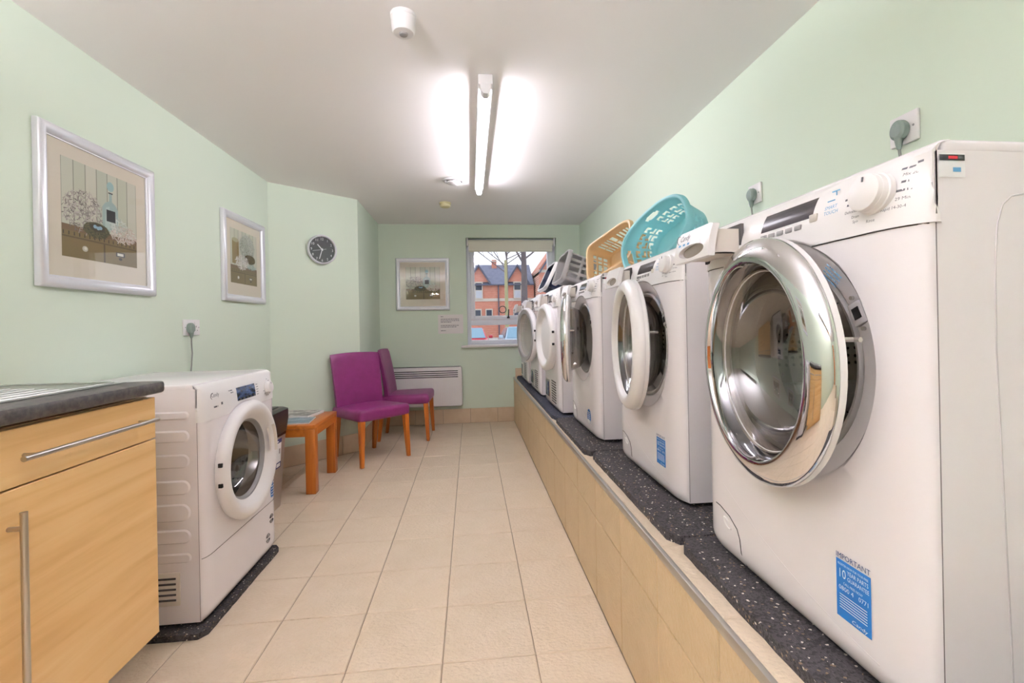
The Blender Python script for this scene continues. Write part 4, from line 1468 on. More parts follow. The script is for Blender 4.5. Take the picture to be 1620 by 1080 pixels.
ht = thing('panel_heater', 'white electric panel heater with dark top slots under the window wall', 'heater', (-0.49, YB - 0.001, 0.205))
hw, hh, hd = 0.775, 0.435, 0.085
bm = bmesh.new()
poly = rrect(-hw / 2, 0, hw / 2, hh, 0.025, 5)
n = len(poly)
vs = [(x, -0.02, z) for x, z in poly] + [(x, -hd + 0.012, z) for x, z in poly] + [(x * 0.985, -hd, z * 0.975 + 0.006) for x, z in poly]
add_mesh(bm, vs, [(i, (i + 1) % n, n + (i + 1) % n, n + i) for i in range(2 * n) if i % n != n - 1] + [(n - 1, 0, n, 2 * n - 1), (2 * n - 1, n, 2 * n, 3 * n - 1), tuple(range(2 * n, 3 * n)), tuple(range(n))])
obj('casing', bm, WHITE2, ht)
for k in range(4):
    boxpart('air_slot', BLACK, ht, (-hw / 2 + 0.02, -hd - 0.0012, hh - 0.052 - 0.0215 * k), (hw / 2 - 0.045, -hd + 0.004, hh - 0.043 - 0.0215 * k), 0.001)
for k in range(40):
    x = -hw / 2 + 0.03 + k * (hw - 0.06) / 39
    boxpart('fluting', WHITE2, ht, (x - 0.0035, -hd - 0.0014, 0.03), (x + 0.0035, -hd + 0.001, hh - 0.14), 0.001, 1)
boxpart('wall_bracket', GREYP, ht, (-0.25, -0.021, 0.05), (-0.21, 0.0, hh - 0.05))
boxpart('wall_bracket', GREYP, ht, (0.21, -0.021, 0.05), (0.25, 0.0, hh - 0.05))


# ------------------------------------------------------------------ purple chairs
def chair(label, loc, rz):
    c = thing('upholstered_chair', label, 'chair', loc, rz, 'purple chairs')
    w, d, z0, z1 = 0.47, 0.47, 0.348, 0.442
    bm = bmesh.new()
    box(bm, (-w / 2, -d / 2, z0), (w / 2, d / 2, z1), 0.028, 4)
    bmesh.ops.subdivide_edges(bm, edges=[e for e in bm.edges if e.calc_length() > 0.2], cuts=4, use_grid_fill=True)
    for v in bm.verts:
        t = (v.co.y + d / 2) / d
        v.co.x *= 1.0 - 0.07 * t
        if v.co.z > (z0 + z1) / 2: v.co.z += 0.012 * (1 - (2 * v.co.x / w) ** 2) * max(0, 1 - abs(2 * t - 1) ** 3) - 0.012 * t
    obj('seat', bm, PURPLE, c, 60)
    bm = bmesh.new()
    nx, nz = 14, 16
    def bp(u, v, side):
        hw = 0.212 + 0.012 * v
        x = u * hw
        th = 0.060 - 0.020 * v
        y = d / 2 - 0.105 + 0.080 * v ** 1.3 + 0.020 * (1 - u * u) * 0.6 + (th if side else 0)
        z = z1 - 0.03 + (0.448 + 0.010 * (1 - u * u)) * v
        if side == 0:
            y += 0.012 * (abs(u) ** 8) + 0.010 * (max(0, v - 0.9) / 0.1) ** 2
        else:
            y -= 0.012 * (abs(u) ** 8) + 0.010 * (max(0, v - 0.9) / 0.1) ** 2
        return (x, y, z)
    g = [[[bm.verts.new(bp(-1 + 2 * i / nx, k / nz, s)) for i in range(nx + 1)] for k in range(nz + 1)] for s in (0, 1)]
    for s in (0, 1):
        for k in range(nz):
            for i in range(nx): bm.faces.new((g[s][k][i], g[s][k][i + 1], g[s][k + 1][i + 1], g[s][k + 1][i]))
    for k in range(nz):
        for i in (0, nx): bm.faces.new((g[0][k][i], g[0][k + 1][i], g[1][k + 1][i], g[1][k][i]))
    for i in range(nx):
        for k in (0, nz): bm.faces.new((g[0][k][i], g[0][k][i + 1], g[1][k][i + 1], g[1][k][i]))
    obj('backrest', bm, PURPLE, c, 60)
    for sx in (-1, 1):
        for fr in (0, 1):
            bm = bmesh.new()
            if fr == 0: top, bot, zt = Vector((sx * (w / 2 - 0.034), -d / 2 + 0.032, 0)), Vector((sx * (w / 2 - 0.02), -d / 2 + 0.014, 0)), z0 + 0.02
            else: top, bot, zt = Vector((sx * (w / 2 - 0.055), d / 2 - 0.035, 0)), Vector((sx * (w / 2 - 0.055), d / 2 - 0.0 + 0.01, 0)), z0 + 0.02
            a, b = 0.022, 0.014
            vs = [(bot.x + i * b, bot.y + j * b, 0) for i, j in ((-1, -1), (1, -1), (1, 1), (-1, 1))] + [(top.x + i * a, top.y + j * a, zt) for i, j in ((-1, -1), (1, -1), (1, 1), (-1, 1))]
            add_mesh(bm, vs, [(0, 1, 2, 3), (4, 5, 6, 7), (0, 1, 5, 4), (1, 2, 6, 5), (2, 3, 7, 6), (3, 0, 4, 7)])
            bmesh.ops.bevel(bm, geom=list(bm.edges), offset=0.003, segments=1, affect='EDGES')
            obj('leg', bm, ORANGE, c)
    return c


chair('purple leatherette chair with orange wooden legs beside the low table', (-0.845, 3.985, 0), 0.757)
chair('purple leatherette chair in front of the white panel heater', (-0.632, 4.685, 0), math.radians(88))

# ------------------------------------------------------------------ low table with magazines
tb = thing('low_table', 'square orange beech low table with magazines on it', 'table', (-1.268, 3.408, 0), 0.0)
hx, hy, lt_, th_ = 0.243, 0.252, 0.062, 0.452
boxpart('table_top', ORANGET, tb, (-hx, -hy, th_ - 0.025), (hx, hy, th_), 0.003)
for sx in (-1, 1):
    for sy in (-1, 1):
        xa, xb = sorted((sx * hx, sx * (hx - lt_))); ya_, yb_ = sorted((sy * hy, sy * (hy - lt_)))
        boxpart('leg', ORANGE, tb, (xa, ya_, 0), (xb, yb_, th_ - 0.026), 0.003)
for sx in (-1, 1):
    xa, xb = sorted((sx * hx * 0.995, sx * (hx - 0.03)))
    boxpart('apron', ORANGET, tb, (xa, -hy + lt_, th_ - 0.075), (xb, hy - lt_, th_ - 0.026))
for sy in (-1, 1):
    ya_, yb_ = sorted((sy * hy * 0.995, sy * (hy - 0.03)))
    boxpart('apron', ORANGET, tb, (-hx + lt_, ya_, th_ - 0.075), (hx - lt_, yb_, th_ - 0.026))


def magazine(label, loc, rz, w, d, th, col1, col2, scale):
    mg = thing('magazine', label, 'magazine', loc, rz, 'magazines on the low table')
    b = bmesh.new()
    box(b, (-w / 2, -d / 2, 0), (w / 2, d / 2, th), 0.001)
    obj('pages', b, PAPER, mg)
    cm = mat('cover_' + str(scale), col1, 0.3, noise=(col2, scale, 0.42, 0.58))
    b = bmesh.new(); box(b, (-w / 2 + 0.001, -d / 2 + 0.001, th), (w / 2 - 0.001, d / 2 - 0.001, th + 0.0008))
    obj('cover', b, cm, mg)
    return mg


magazine('magazine with pale blue cover at the near edge of the low table', (-1.235, 3.29, th_ + 0.0005), math.radians(6), 0.30, 0.21, 0.008, (150, 170, 180), (92, 120, 140), 11.0)
magazine('grey printed newspaper folded at the back of the low table', (-1.30, 3.53, th_ + 0.0005), math.radians(-10), 0.36, 0.23, 0.02, (206, 200, 194), (120, 112, 108), 17.0)

# ------------------------------------------------------------------ waste bin
bn = thing('waste_bin', 'brushed steel waste bin with black lid behind the low dryer', 'bin', (-1.315, 2.84, 0))
bm = bmesh.new()
a = rrect(-0.135, -0.175, 0.135, 0.175, 0.03, 5); b_ = rrect(-0.165, -0.205, 0.165, 0.205, 0.035, 5)
n = len(a)
add_mesh(bm, [(x, y, 0) for x, y in a] + [(x, y, 0.47) for x, y in b_], [(i, (i + 1) % n, n + (i + 1) % n, n + i) for i in range(n)] + [tuple(range(n)), tuple(range(n, 2 * n))])
obj('bin_body', bm, BINSTEEL, bn)
bm = bmesh.new()
c1 = rrect(-0.168, -0.208, 0.168, 0.208, 0.036, 5); c2 = rrect(-0.178, -0.218, 0.178, 0.218, 0.04, 5); c3 = rrect(-0.16, -0.20, 0.16, 0.20, 0.036, 5)
rows = [[(x, y, 0.455) for x, y in c1], [(x, y, 0.535) for x, y in c2], [(x, y, 0.590) for x, y in c2], [(x, y, 0.600) for x, y in c3]]
vs = sum(rows, [])
add_mesh(bm, vs, [(k * n + i, k * n + (i + 1) % n, (k + 1) * n + (i + 1) % n, (k + 1) * n + i) for k in range(3) for i in range(n)] + [tuple(range(3 * n, 4 * n)), tuple(range(n))])
ld = obj('lid', bm, BLACKP, bn)
boxpart('lid_flap', BLACKP, ld, (-0.13, -0.165, 0.598), (0.13, 0.165, 0.607), 0.004)
bg_mat = mat('crumpled_bin_liner', (26, 26, 40), 0.18, bump=(60, 0.9, 0.01))
bm = bmesh.new()
rnd = random.Random(3)
rows = []
for k in range(4):
    q = rrect(-0.168 + 0.003 * k, -0.208 + 0.003 * k, 0.168 - 0.003 * k, 0.208 - 0.003 * k, 0.036, 7)
    rows.append([bm.verts.new((x * (1.02 + rnd.uniform(0, 0.035)), y * (1.02 + rnd.uniform(0, 0.03)), 0.535 - 0.028 * k - (rnd.uniform(0, 0.02) if k == 3 else 0))) for x, y in q])
for p, r_ in zip(rows, rows[1:]):
    L = len(p)
    for i in range(L): bm.faces.new((p[i], p[(i + 1) % L], r_[(i + 1) % L], r_[i]))
obj('bin_liner', bm, bg_mat, bn, 80)
# sticker on the side facing the room
sk_ = bmesh.new()
def binx(z): return 0.135 + 0.03 * z / 0.47 + 0.0012
def bquad(bmm, y0, y1, z0, z1, o): add_mesh(bmm, [(binx(z0) + o, y0, z0), (binx(z0) + o, y1, z0), (binx(z1) + o, y1, z1), (binx(z1) + o, y0, z1)], [(0, 1, 2, 3)])
bquad(sk_, -0.07, 0.115, 0.25, 0.425, 0)
st = obj('bin_sticker', sk_, STICKW, bn, None)
for y0, y1, z0, z1, mm, nm in ((-0.07, 0.115, 0.40, 0.425, DBLUE, 'sticker_band'), (0.01, 0.115, 0.25, 0.285, DBLUE, 'sticker_band'), (0.055, 0.105, 0.257, 0.278, STICKW, 'sticker_badge'),
                               (0.03, 0.05, 0.33, 0.36, GREYP, 'sticker_icon'), (0.08, 0.10, 0.335, 0.365, GREYP, 'sticker_icon')):
    b = bmesh.new(); bquad(b, y0, y1, z0, z1, 0.0005 if mm is not STICKW else 0.001); obj(nm, b, mm, st, None)
b = bmesh.new()
Mb = Matrix(((0, 0, 0.064, binx(0.4) - 0.4 * 0.064 + 0.0012), (1, 0, 0, 0), (0, 0, 1, 0), (0, 0, 0, 1)))
bars(b, 0.02, 0.407, 0.05, 0.008, M=Mb)
obj('sticker_lettering', b, STICKW, st, None)


# ------------------------------------------------------------------ sockets, plugs and leads
def socket(label, loc, rz, plug_label, lead_pts, gang=2, plug_side=-1):
    s = thing('wall_socket', label, 'socket', loc, rz, 'wall sockets')
    hw2 = 0.073 if gang == 2 else 0.043
    boxpart('face_plate', WHITE2, s, (-hw2, -0.010, -0.043), (hw2, 0.0, 0.043), 0.003)
    for sx in ((-1, 1) if gang == 2 else (1,)):
        cx = sx * 0.036 if gang == 2 else 0.0
        boxpart('rocker_switch', WHITE2, s, (cx - 0.007 - 0.012 * sx, -0.0135, 0.014), (cx + 0.007 - 0.012 * sx, -0.009, 0.032), 0.002)
        if sx != plug_side or gang == 1:
            boxpart('pin_hole', BLACK, s, (cx - 0.002, -0.0105, 0.000), (cx + 0.002, -0.0095, 0.009))
            boxpart('pin_hole', BLACK, s, (cx - 0.014, -0.0105, -0.018), (cx - 0.008, -0.0095, -0.014))
            boxpart('pin_hole', BLACK, s, (cx + 0.008, -0.0105, -0.018), (cx + 0.014, -0.0095, -0.014))
    for sx in (-1, 1):
        b = bmesh.new(); lathe(b, [(0.0035, -0.0095), (0.003, -0.0108), (0, -0.011)], 10, Matrix.Translation((sx * (hw2 - 0.012), 0, 0)))
        obj('screw', b, GREYP, s)
    px = plug_side * 0.034 if gang == 2 else 0.0
    p = thing('mains_plug', plug_label, 'plug', loc, rz, 'mains plugs')
    b = bmesh.new()
    lathe(b, [(0.0, -0.012), (0.024, -0.012), (0.026, -0.018), (0.025, -0.030), (0.018, -0.036), (0.0, -0.037)], 28, Matrix.Translation((px, 0, -0.004)) @ Matrix.Diagonal((0.95, 1, 1.12, 1)))
    obj('plug_body', b, PLUG, p)
    b = bmesh.new(); tube(b, [(px, -0.024, -0.025), (px, -0.024, -0.045), (px, -0.024, -0.058)], [0.012, 0.0085, 0.005], 12)
    obj('strain_relief', b, PLUG, p)
    b = bmesh.new()
    tube(b, [(px + x, y, z) for x, y, z in lead_pts], 0.0036, 8)
    obj('lead', b, CABLE, p)
    return s


lead = lambda zend, dx: [(0, -0.024, -0.055), (0.003, -0.022, -0.09), (0.010 + dx, -0.015, -0.14), (0.008 + dx, -0.012, -0.20), (dx, -0.012, -0.25), (dx - 0.004, -0.010, zend)]
socket('white wall socket above the low dryer on the left wall', (XL, 2.725, 1.100), PI / 2, 'grey plug with a long hanging lead above the low dryer', lead(-0.33, 0.01))
socket('larger white wall socket above the nearest washing machine', (XR, 1.203, 1.620), -PI / 2, 'grey plug in the socket above the nearest washing machine', lead(-0.36, 0.0), gang=1)
socket('white wall socket above the white-ring-door washing machine', (XR, 1.907, 1.632), -PI / 2, 'grey plug in the socket above the white-ring-door washing machine', lead(-0.36, 0.0), gang=1)


# ------------------------------------------------------------------ laundry baskets
def basis(origin, opening, longdir):
    """local z = opening direction, local x = long axis of the rim"""
    zv = Vector(opening).normalized(); xv = Vector(longdir); xv = (xv - zv * xv.dot(zv)).normalized(); yv = zv.cross(xv)
    M = Matrix.Identity(4)
    for i in range(3): M[i][0], M[i][1], M[i][2], M[i][3] = xv[i], yv[i], zv[i], origin[i]
    return M


def superell(t, a, b, e):
    c, s_ = math.cos(t), math.sin(t)
    return (a * math.copysign(abs(c) ** (2 / e), c), b * math.copysign(abs(s_) ** (2 / e), s_))


def basket(label, M, a, b, depth, taper, e, material, hole, rim_mat=None, nu=220, nv=30, rim_r=0.009, floor_hole=None, handles=()):
    root = thing('laundry_basket', label, 'basket', (0, 0, 0), 0, 'laundry baskets on the machines')
    root.matrix_world = M
    # even spacing round the rim
    fine = [superell(2 * PI * k / 4000, a, b, e) for k in range(4001)]
    acc = [0.0]
    for p, q in zip(fine, fine[1:]): acc.append(acc[-1] + math.dist(p, q))
    per = acc[-1]; pts = []; k = 0
    for i in range(nu):
        while acc[k] < per * i / nu: k += 1
        pts.append(fine[k])
    bm = bmesh.new()
    rows = []
    for j in range(nv + 1):
        v = j / nv
        s_ = 1 - (1 - taper) * v
        if v > 0.94: s_ *= 1 - 0.4 * (v - 0.94)
        rows.append([bm.verts.new((x * s_, y * s_, -depth * v)) for x, y in pts])
    for j in range(nv):
        for i in range(nu):
            u, v = (i + 0.5) / nu, (j + 0.5) / nv
            if hole(u, v, pts[i][0] / a, pts[i][1] / b): continue
            bm.faces.new((rows[j][i], rows[j][(i + 1) % nu], rows[j + 1][(i + 1) % nu], rows[j + 1][i]))
    # bottom
    nr = 10
    prev = rows[-1]
    for r in range(1, nr + 1):
        f = 1 - r / nr
        s_ = (1 - (1 - taper)) * 0.976 * f
        cur = [bm.verts.new((x * s_, y * s_, -depth)) for x, y in pts] if r < nr else [bm.verts.new((0, 0, -depth))] * nu
        for i in range(nu):
            if floor_hole and floor_hole(pts[i][0] / a * f, pts[i][1] / b * f): continue
            q = [prev[i], prev[(i + 1) % nu], cur[(i + 1) % nu], cur[i]]
            qq = []
            for v_ in q:
                if v_ not in qq: qq.append(v_)
            if len(qq) > 2:
                try: bm.faces.new(qq)
                except ValueError: pass
        prev = cur
    loose = [v for v in bm.verts if not v.link_faces]
    bmesh.ops.delete(bm, geom=loose, context='VERTS')
    body = obj('basket_body', bm, material, root, 50)
    sm = body.modifiers.new('wall_thickness', 'SOLIDIFY'); sm.thickness = 0.003; sm.offset = 0
    bm = bmesh.new()
    rows = []
    for dz, sc_ in ((0.004, 0.99), (0.007, 1.01), (0.006, 1.05), (-0.004, 1.07), (-0.020, 1.072), (-0.020, 1.06), (-0.005, 1.05), (-0.002, 0.995)):
        rows.append([bm.verts.new((x * (1 + (sc_ - 1) * 0.2 / a), y * (1 + (sc_ - 1) * 0.2 / b), dz)) for x, y in pts])
    for p, q in zip(rows, rows[1:] + rows[:1]):
        for i in range(nu): bm.faces.new((p[i], p[(i + 1) % nu], q[(i + 1) % nu], q[i]))
    obj('basket_rim', bm, rim_mat or material, root, 40)
    return root


def teal_hole(u, v, x, y):
    th = u * 4
    k = th % 1.0                        # four quadrants, each side centred on 0, 1, 2, 3
    d = min(k, 1 - k)
    if d < 0.17 and 0.10 < v < 0.27 and (d / 0.17) ** 2 + ((v - 0.185) / 0.085) ** 2 < 1: return True       # hand holes
    if 0.36 < v < 0.86:
        c = (u * 22) % 1.0; r = ((v - 0.36) / 0.165)
        rr = r % 1.0; odd = int(r) % 2
        if (int(u * 22) % 6) in (0,): return False
        # little hook shaped slots
        if odd == 0: return (0.15 < c < 0.42 and 0.12 < rr < 0.85) or (0.42 <= c < 0.85 and 0.12 < rr < 0.42) or (0.68 < c < 0.88 and 0.42 <= rr < 0.7)
        return (0.58 < c < 0.85 and 0.12 < rr < 0.85) or (0.15 < c <= 0.58 and 0.55 < rr < 0.85)
    return False


def slat_hole(u, v, x, y):
    c = (u * 40) % 1.0
    if abs(y) > 0.93:                  # long sides: tall slots
        return abs(x) < 0.80 and 0.22 < v < 0.86 and c > 0.42 and not (0.52 < v < 0.56)
    return abs(y) < 0.75 and c > 0.35 and (0.22 < v < 0.38 or 0.44 < v < 0.60 or 0.66 < v < 0.82)


def slot_hole(u, v, x, y):
    if x > -0.93: return False
    r = (y + 0.88) / 0.44
    if not 0 <= r < 4: return False
    c = (v - 0.10) / 0.42
    if not 0 <= c < 2: return False
    return 0.10 < c % 1.0 < 0.88 and 0.25 < r % 1.0 < 0.75


basket('oval teal laundry basket tipped on its side, nearest of the laundry baskets',
       basis((0.855, 2.097, 1.486), (-1.133, -0.373, 0.074), (0.363, -1.204, 0.495)), 0.224, 0.121, 0.182, 0.78, 2.6, TEAL, teal_hole)
basket('beige slatted laundry basket tipped on its side on the round-stickered washing machine',
       basis((0.785, 2.565, 1.487), (-0.84, -0.35, 0.22), (0.25, -0.82, 0.30)), 0.180, 0.115, 0.165, 0.88, 7, BEIGE, slat_hole)
basket('grey slotted laundry basket tipped on its side beyond the beige basket',
       basis((0.625, 3.14, 1.466), (-0.94, 0.02, 0.30), (0.0, 1.0, 0.0)), 0.19, 0.095, 0.20, 0.92, 8, GREYB, slot_hole)
basket('navy laundry basket with pale rim, farthest along the machines',
       basis((0.625, 3.74, 1.466), (-0.88, 0.0, 0.42), (0.0, 1.0, 0.0)), 0.19, 0.107, 0.15, 0.88, 7, NAVY, lambda *q: False, rim_mat=WHITE2)

# ------------------------------------------------------------------ outside the window
GZ = -0.45
TARMAC = mat('tarmac', (150, 150, 156), 0.9, noise=((126, 126, 132), 3.0, 0.3, 0.7))
PAVE = mat('paving', (190, 186, 182), 0.9, noise=((172, 168, 164), 2.0, 0.3, 0.7))
BRICK = brick_mat('orange_brick', (210, 132, 108), (198, 116, 94), (212, 180, 166), 2.2)
SLATE = mat('blue_slate', (124, 128, 150), 0.7, noise=((104, 108, 130), 2.0, 0.3, 0.7))
STONE = mat('pale_stone', (204, 194, 182), 0.8)
DARKW = mat('dark_window_glass', (52, 58, 76), 0.1)
BARGE = mat('dark_bargeboard', (84, 88, 108), 0.6)
BARK = mat('plane_bark', (120, 110, 112), 0.9, noise=((98, 88, 88), (2, 2, 0.6), 0.35, 0.65))
TWIG = mat('twig_bark', (118, 108, 110), 0.9)
POLEM = mat('pole_wood', (176, 170, 128), 0.8)

bm = bmesh.new(); box(bm, (-40, YO + 0.5, GZ - 0.1), (60, 34, GZ)); structure('ground_road', bm, TARMAC)
bm = bmesh.new(); box(bm, (-40, 34, GZ - 0.1), (60, 62, GZ + 0.12)); structure('ground_pavement', bm, PAVE)
bm = bmesh.new(); box(bm, (-40, YO, GZ - 0.1), (60, YO + 0.5, GZ + 0.1)); structure('ground_kerb', bm, PAVE)

KH = 55.0 / 26.0


def hp(x, z): return (x * KH, CAM_H + (z - CAM_H) * KH)


hs = thing('brick_house', 'orange brick house with slate roof and twin gables across the road', 'house', (0, 55, 0))
x0, x1 = -9.0, hp(3.60, 0)[0]
_, ze = hp(0, 3.40); _, zr = hp(0, 4.72)
boxpart('wall', BRICK, hs, (x0, 0, GZ), (x1, 8, ze))
bm = bmesh.new()
add_mesh(bm, [(x0 - 0.2, -0.35, ze - 0.1), (x1, -0.35, ze - 0.1), (x1, 4, zr), (x0 - 0.2, 4, zr), (x0 - 0.2, 8.3, ze - 0.1), (x1, 8.3, ze - 0.1)],
         [(0, 1, 2, 3), (3, 2, 5, 4), (0, 3, 4), (1, 5, 2)])
obj('slate_roof', bm, SLATE, hs)
boxpart('gutter', BARGE, hs, (x0, -0.45, ze - 0.18), (x1, -0.33, ze - 0.04))
boxpart('stone_band', STONE, hs, (x0, -0.08, hp(0, 2.44)[1]), (x1, 0.02, hp(0, 2.60)[1]))


def gable(gx, apexz, halfw, eavez):
    bm = bmesh.new()
    prism(bm, [(gx - halfw, eavez), (gx + halfw, eavez), (gx, apexz - 0.15)], -0.12, 3.5)
    g = obj('gable', bm, BRICK, hs)
    prism_pts = [(gx - halfw - 0.05, eavez - 0.05)]
    for s in (-1, 1):
        bm = bmesh.new()
        p = [(gx, apexz), (gx + s * (halfw + 0.15), eavez - 0.18), (gx + s * (halfw + 0.15), eavez - 0.42), (gx, apexz - 0.3)]
        prism(bm, p, -0.42, -0.10)
        obj('bargeboard', bm, BARGE, g)
        bm = bmesh.new()
        add_mesh(bm, [(gx, -0.42, apexz + 0.02), (gx + s * (halfw + 0.18), -0.42, eavez - 0.18), (gx + s * (halfw + 0.18), 3.6, eavez - 0.18), (gx, 3.6, apexz + 0.02)], [(0, 1, 2, 3)])
        obj('gable_slates', bm, SLATE, g)
    return g


def house_window(x, z0, z1, w):
    b = boxpart('window', STONE, hs, (x - w / 2 - 0.12, -0.18, z0 - 0.12), (x + w / 2 + 0.12, -0.02, z1 + 0.15))
    boxpart('upper_pane', DARKW, b, (x - w / 2, -0.20, (z0 + z1) / 2 + 0.06), (x + w / 2, -0.17, z1))
    boxpart('lower_pane', mat('net_curtained_glass', (186, 190, 200), 0.3), b, (x - w / 2, -0.20, z0), (x + w / 2, -0.17, (z0 + z1) / 2 - 0.04))


az = hp(0, 4.5)[1]
for gx in (hp(0.50, 0)[0], hp(2.67, 0)[0], hp(-1.7, 0)[0]):
    gable(gx, az, 1.25, ze + 0.25)
    house_window(gx - 0.02, hp(0, 2.62)[1], hp(0, 3.46)[1], 0.72)
    for q in (-0.55, 0.75):
        house_window(gx + q + 0.4, hp(0, 1.25)[1], hp(0, 1.95)[1], 0.62)
boxpart('drainpipe', BARGE, hs, (hp(1.59, 0)[0] - 0.06, -0.2, GZ), (hp(1.59, 0)[0] + 0.06, -0.08, ze - 0.1))
ch = boxpart('chimney', BRICK, hs, (hp(1.32, 0)[0], 3.2, zr - 0.9), (hp(1.60, 0)[0], 3.9, hp(0, 4.98)[1]))
boxpart('chimney_cap', STONE, ch, (hp(1.30, 0)[0], 3.1, hp(0, 4.86)[1]), (hp(1.62, 0)[0], 4.0, hp(0, 4.92)[1]))

h2 = thing('gabled_house', 'taller orange brick gable end at the right of the window view', 'house', (hp(3.70, 0)[0], 52, 0))
zt = hp(0, 5.45)[1] 
gw = 4.6
bm = bmesh.new(); prism(bm, [(0, GZ), (2 * gw, GZ), (2 * gw, 7.4), (gw, 13.6), (0, 7.4)], 0, 9)
obj('wall', bm, BRICK, h2)
for s in (0, 1):
    bm = bmesh.new()
    xa = 0.0 if s == 0 else 2 * gw + 0.35
    add_mesh(bm, [(xa, -0.4, 7.1), (gw, -0.4, 13.9), (gw, 9.2, 13.9), (xa, 9.2, 7.1), (xa, -0.4, 6.8), (gw, -0.4, 13.6), (gw, 9.2, 13.6), (xa, 9.2, 6.8)],
             [(0, 1, 2, 3), (4, 5, 6, 7), (0, 1, 5, 4), (3, 2, 6, 7), (0, 3, 7, 4)])
    obj('roof_slope', bm, SLATE if s else BARGE, h2)
boxpart('stone_band', STONE, h2, (0, -0.08, 4.2), (2 * gw, 0.02, 4.5))
boxpart('stone_band', STONE, h2, (0, -0.08, 7.0), (2 * gw, 0.02, 7.3))


def bare_tree(label, base, height, r0, seed, spread=1.0, first=0.45, name='bare_tree', nb=12):
    rnd = random.Random(seed)
    t = thing(name, label, 'tree', base, 0, 'bare winter trees')
    bm = bmesh.new()
    pts = []; rad = []
    for k in range(9):
        f = k / 8
        pts.append((0.12 * math.sin(f * 3), 0.05 * f, height * 0.75 * f)); rad.append(r0 * (1.25 - 0.2 * f if k == 0 else 1 - 0.55 * f))
    tube(bm, pts, rad, 12)
    obj('trunk', bm, BARK, t, 80)
    bm = bmesh.new()

    def grow(p, d, L, r, lev):
        q = [p]; dd = d.copy()
        for k in range(3):
            dd = (dd + Vector((rnd.uniform(-.25, .25), rnd.uniform(-.25, .25), rnd.uniform(-.1, .22)))).normalized()
            q.append(q[-1] + dd * L / 3)
        r = max(r, 0.02)
        tube(bm, q, [r, r * 0.85, r * 0.7, r * 0.55], 5, cap=False)
        if lev > 0:
            for k in range(3):
                nd = (dd + Vector((rnd.uniform(-1, 1), rnd.uniform(-1, 1), rnd.uniform(-0.3, 0.9))) * 0.75).normalized()
                grow(q[1 + k % 3], nd, L * rnd.uniform(0.55, 0.8), r * 0.5, lev - 1)

    for k in range(nb):
        f = first + (1 - first) * k / nb
        a = rnd.uniform(0, 2 * PI)
        i = min(7, int(f * 8)); p = Vector(pts[i]).lerp(Vector(pts[i + 1]), f * 8 - i)
        grow(p, Vector((math.cos(a), math.sin(a), 0.6)).normalized(), height * 0.26 * spread, max(r0 * 0.30, 0.05) * (1.2 - 0.5 * f), 3)
    tag(obj('branches', bm, TWIG, t, 80), kind='stuff')
    return t


bare_tree('thick grey bare tree trunk seen through the window', (2.95, 26, GZ), 11.0, 0.23, 5, 0.9, 0.60)
bare_tree('slender bare tree behind the pale telegraph pole outside', (3.12, 40, GZ + 0.12), 14, 0.09, 9, 1.25, 0.56, nb=22)

pl = thing('telegraph_pole', 'pale wooden telegraph pole outside the window', 'pole', (2.36, 30, GZ))
bm = bmesh.new(); tube(bm, [(0, 0, 0), (0, 0, 2.5), (-0.03, 0, 5.75)], [0.14, 0.12, 0.09], 10)
obj('shaft', bm, POLEM, pl)
bm = bmesh.new(); tube(bm, [(-0.28 + 0.22 * math.cos(u), -0.1, 2.55 + 0.22 * math.sin(u)) for u in [2 * PI * k / 16 for k in range(16)]], 0.03, 6, closed=True)
obj('cable_coil', bm, BLACKP, pl)


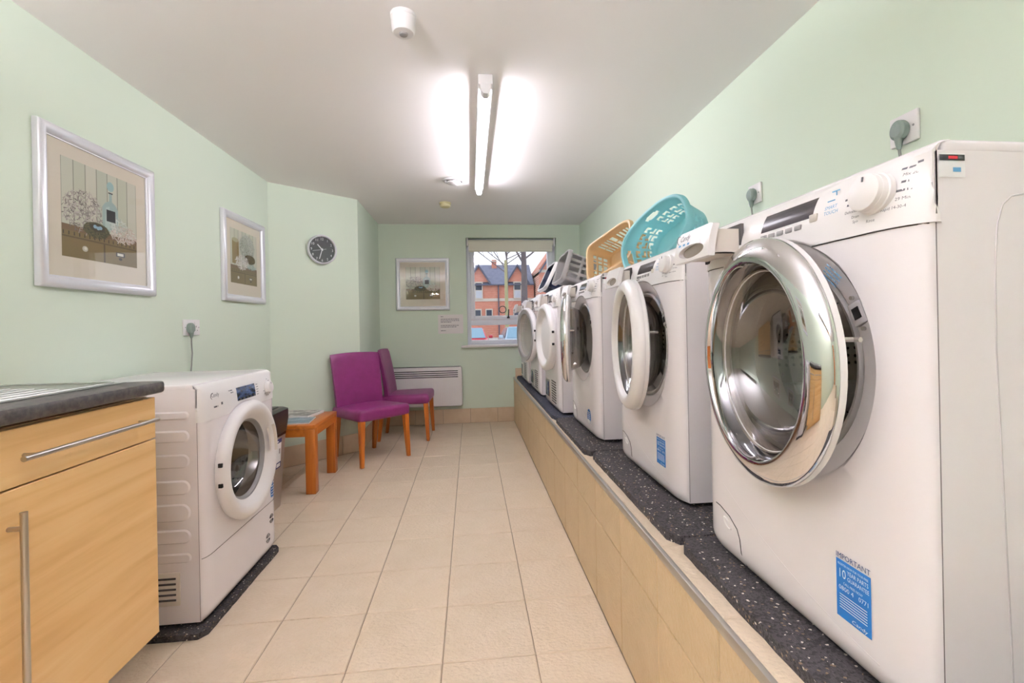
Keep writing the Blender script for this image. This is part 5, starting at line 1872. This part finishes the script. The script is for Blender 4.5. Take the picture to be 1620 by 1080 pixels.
def car(label, loc, rz, paint):
    c = thing('parked_car', label, 'car', loc, rz, 'parked cars')
    # side profile (y along the car, front at -y), width along x
    low = [(-2.1, 0.35), (-2.15, 0.60), (-2.0, 0.78), (-1.15, 0.95), (1.6, 0.98), (2.05, 0.90), (2.1, 0.45), (1.9, 0.28), (-1.9, 0.28)]
    bm = bmesh.new()
    n = len(low)
    rows = []
    for x, s in ((-0.86, 0.96), (-0.80, 1.0), (0.80, 1.0), (0.86, 0.96)):
        rows.append([bm.verts.new((x, y * s, 0.62 + (z - 0.62) * s)) for y, z in low])
    for a, b in zip(rows, rows[1:]):
        for i in range(n): bm.faces.new((a[i], a[(i + 1) % n], b[(i + 1) % n], b[i]))
    bm.faces.new(rows[0]); bm.faces.new(rows[-1][::-1])
    body = obj('body', bm, paint, c, 40)
    bm = bmesh.new()
    vb = [(-0.80, -1.15, 0.94), (0.80, -1.15, 0.94), (0.80, 1.75, 0.97), (-0.80, 1.75, 0.97), (-0.60, -0.35, 1.46), (0.60, -0.35, 1.46), (0.60, 1.1, 1.44), (-0.60, 1.1, 1.44)]
    add_mesh(bm, vb, [(4, 5, 6, 7), (0, 1, 5, 4), (1, 2, 6, 5), (2, 3, 7, 6), (3, 0, 4, 7)])
    bmesh.ops.bevel(bm, geom=[e for e in bm.edges if min(v.co.z for v in e.verts) > 1.2], offset=0.05, segments=2, affect='EDGES')
    obj('cabin', bm, paint, c, 40)
    WSG = mat('windscreen_glass', (122, 156, 176), 0.06)
    def pane(name, q, o):
        b = bmesh.new(); add_mesh(b, [tuple(Vector(p) + Vector(o)) for p in q], [(0, 1, 2, 3)]); obj(name, b, WSG, c, None)
    pane('windscreen', [(-0.72, -1.08, 0.99), (0.72, -1.08, 0.99), (0.57, -0.40, 1.43), (-0.57, -0.40, 1.43)], (0, -0.012, 0.008))
    pane('rear_window', [(-0.70, 1.66, 1.03), (0.70, 1.66, 1.03), (0.56, 1.16, 1.40), (-0.56, 1.16, 1.40)], (0, 0.02, 0.012))
    for s in (-1, 1):
        pane('side_window', [(s * 0.79, -0.95, 1.0), (s * 0.79, 1.5, 1.02), (s * 0.62, 1.0, 1.40), (s * 0.62, -0.38, 1.41)], (s * 0.012, 0, 0.006))
        boxpart('headlamp', STICKW, c, (s * 0.62 - 0.16, -2.14, 0.58), (s * 0.62 + 0.16, -1.98, 0.74), 0.03)
        boxpart('wing_mirror', paint, c, (s * 0.95 - 0.09, -0.95, 0.98), (s * 0.95 + 0.09, -0.85, 1.12), 0.03)
        for yy in (-1.3, 1.3):
            bm = bmesh.new(); lathe(bm, [(0, -0.1), (0.2, -0.1), (0.31, -0.08), (0.31, 0.08), (0.2, 0.1), (0, 0.1)], 20, Matrix.Translation((s * 0.78, yy, 0.31)) @ Matrix.Rotation(PI / 2, 4, 'Z'))
            obj('wheel', bm, BLACKP, c)
    boxpart('number_plate', STICKW, c, (-0.26, -2.17, 0.42), (0.26, -2.13, 0.53))
    boxpart('bumper', paint, c, (-0.84, -2.19, 0.30), (0.84, -2.0, 0.52), 0.05)
    return c


car('pale blue parked car facing the window outside', (2.20, 20.5, GZ), 0.02, mat('pale_blue_car_paint', (176, 196, 214), 0.2, coat=0.5))
car('red parked car at the left of the window view', (-0.05, 21.5, GZ), -0.02, mat('red_car_paint', (196, 40, 62), 0.2, coat=0.5))
car('dark blue parked car beyond the pale blue one', (4.6, 21.0, GZ), 0.04, mat('navy_car_paint', (56, 72, 120), 0.2, coat=0.5))
cb = thing('cardboard_box', 'brown cardboard box standing outside before the pale blue car', 'box', (1.55, 17.2, GZ), 0.15)
CARD = mat('cardboard', (196, 160, 124), 0.85)
boxpart('carton', CARD, cb, (-0.36, -0.2, 0.0), (0.36, 0.2, 0.72))
boxpart('flap', CARD, cb, (-0.36, -0.22, 0.70), (0.36, -0.2, 0.86))
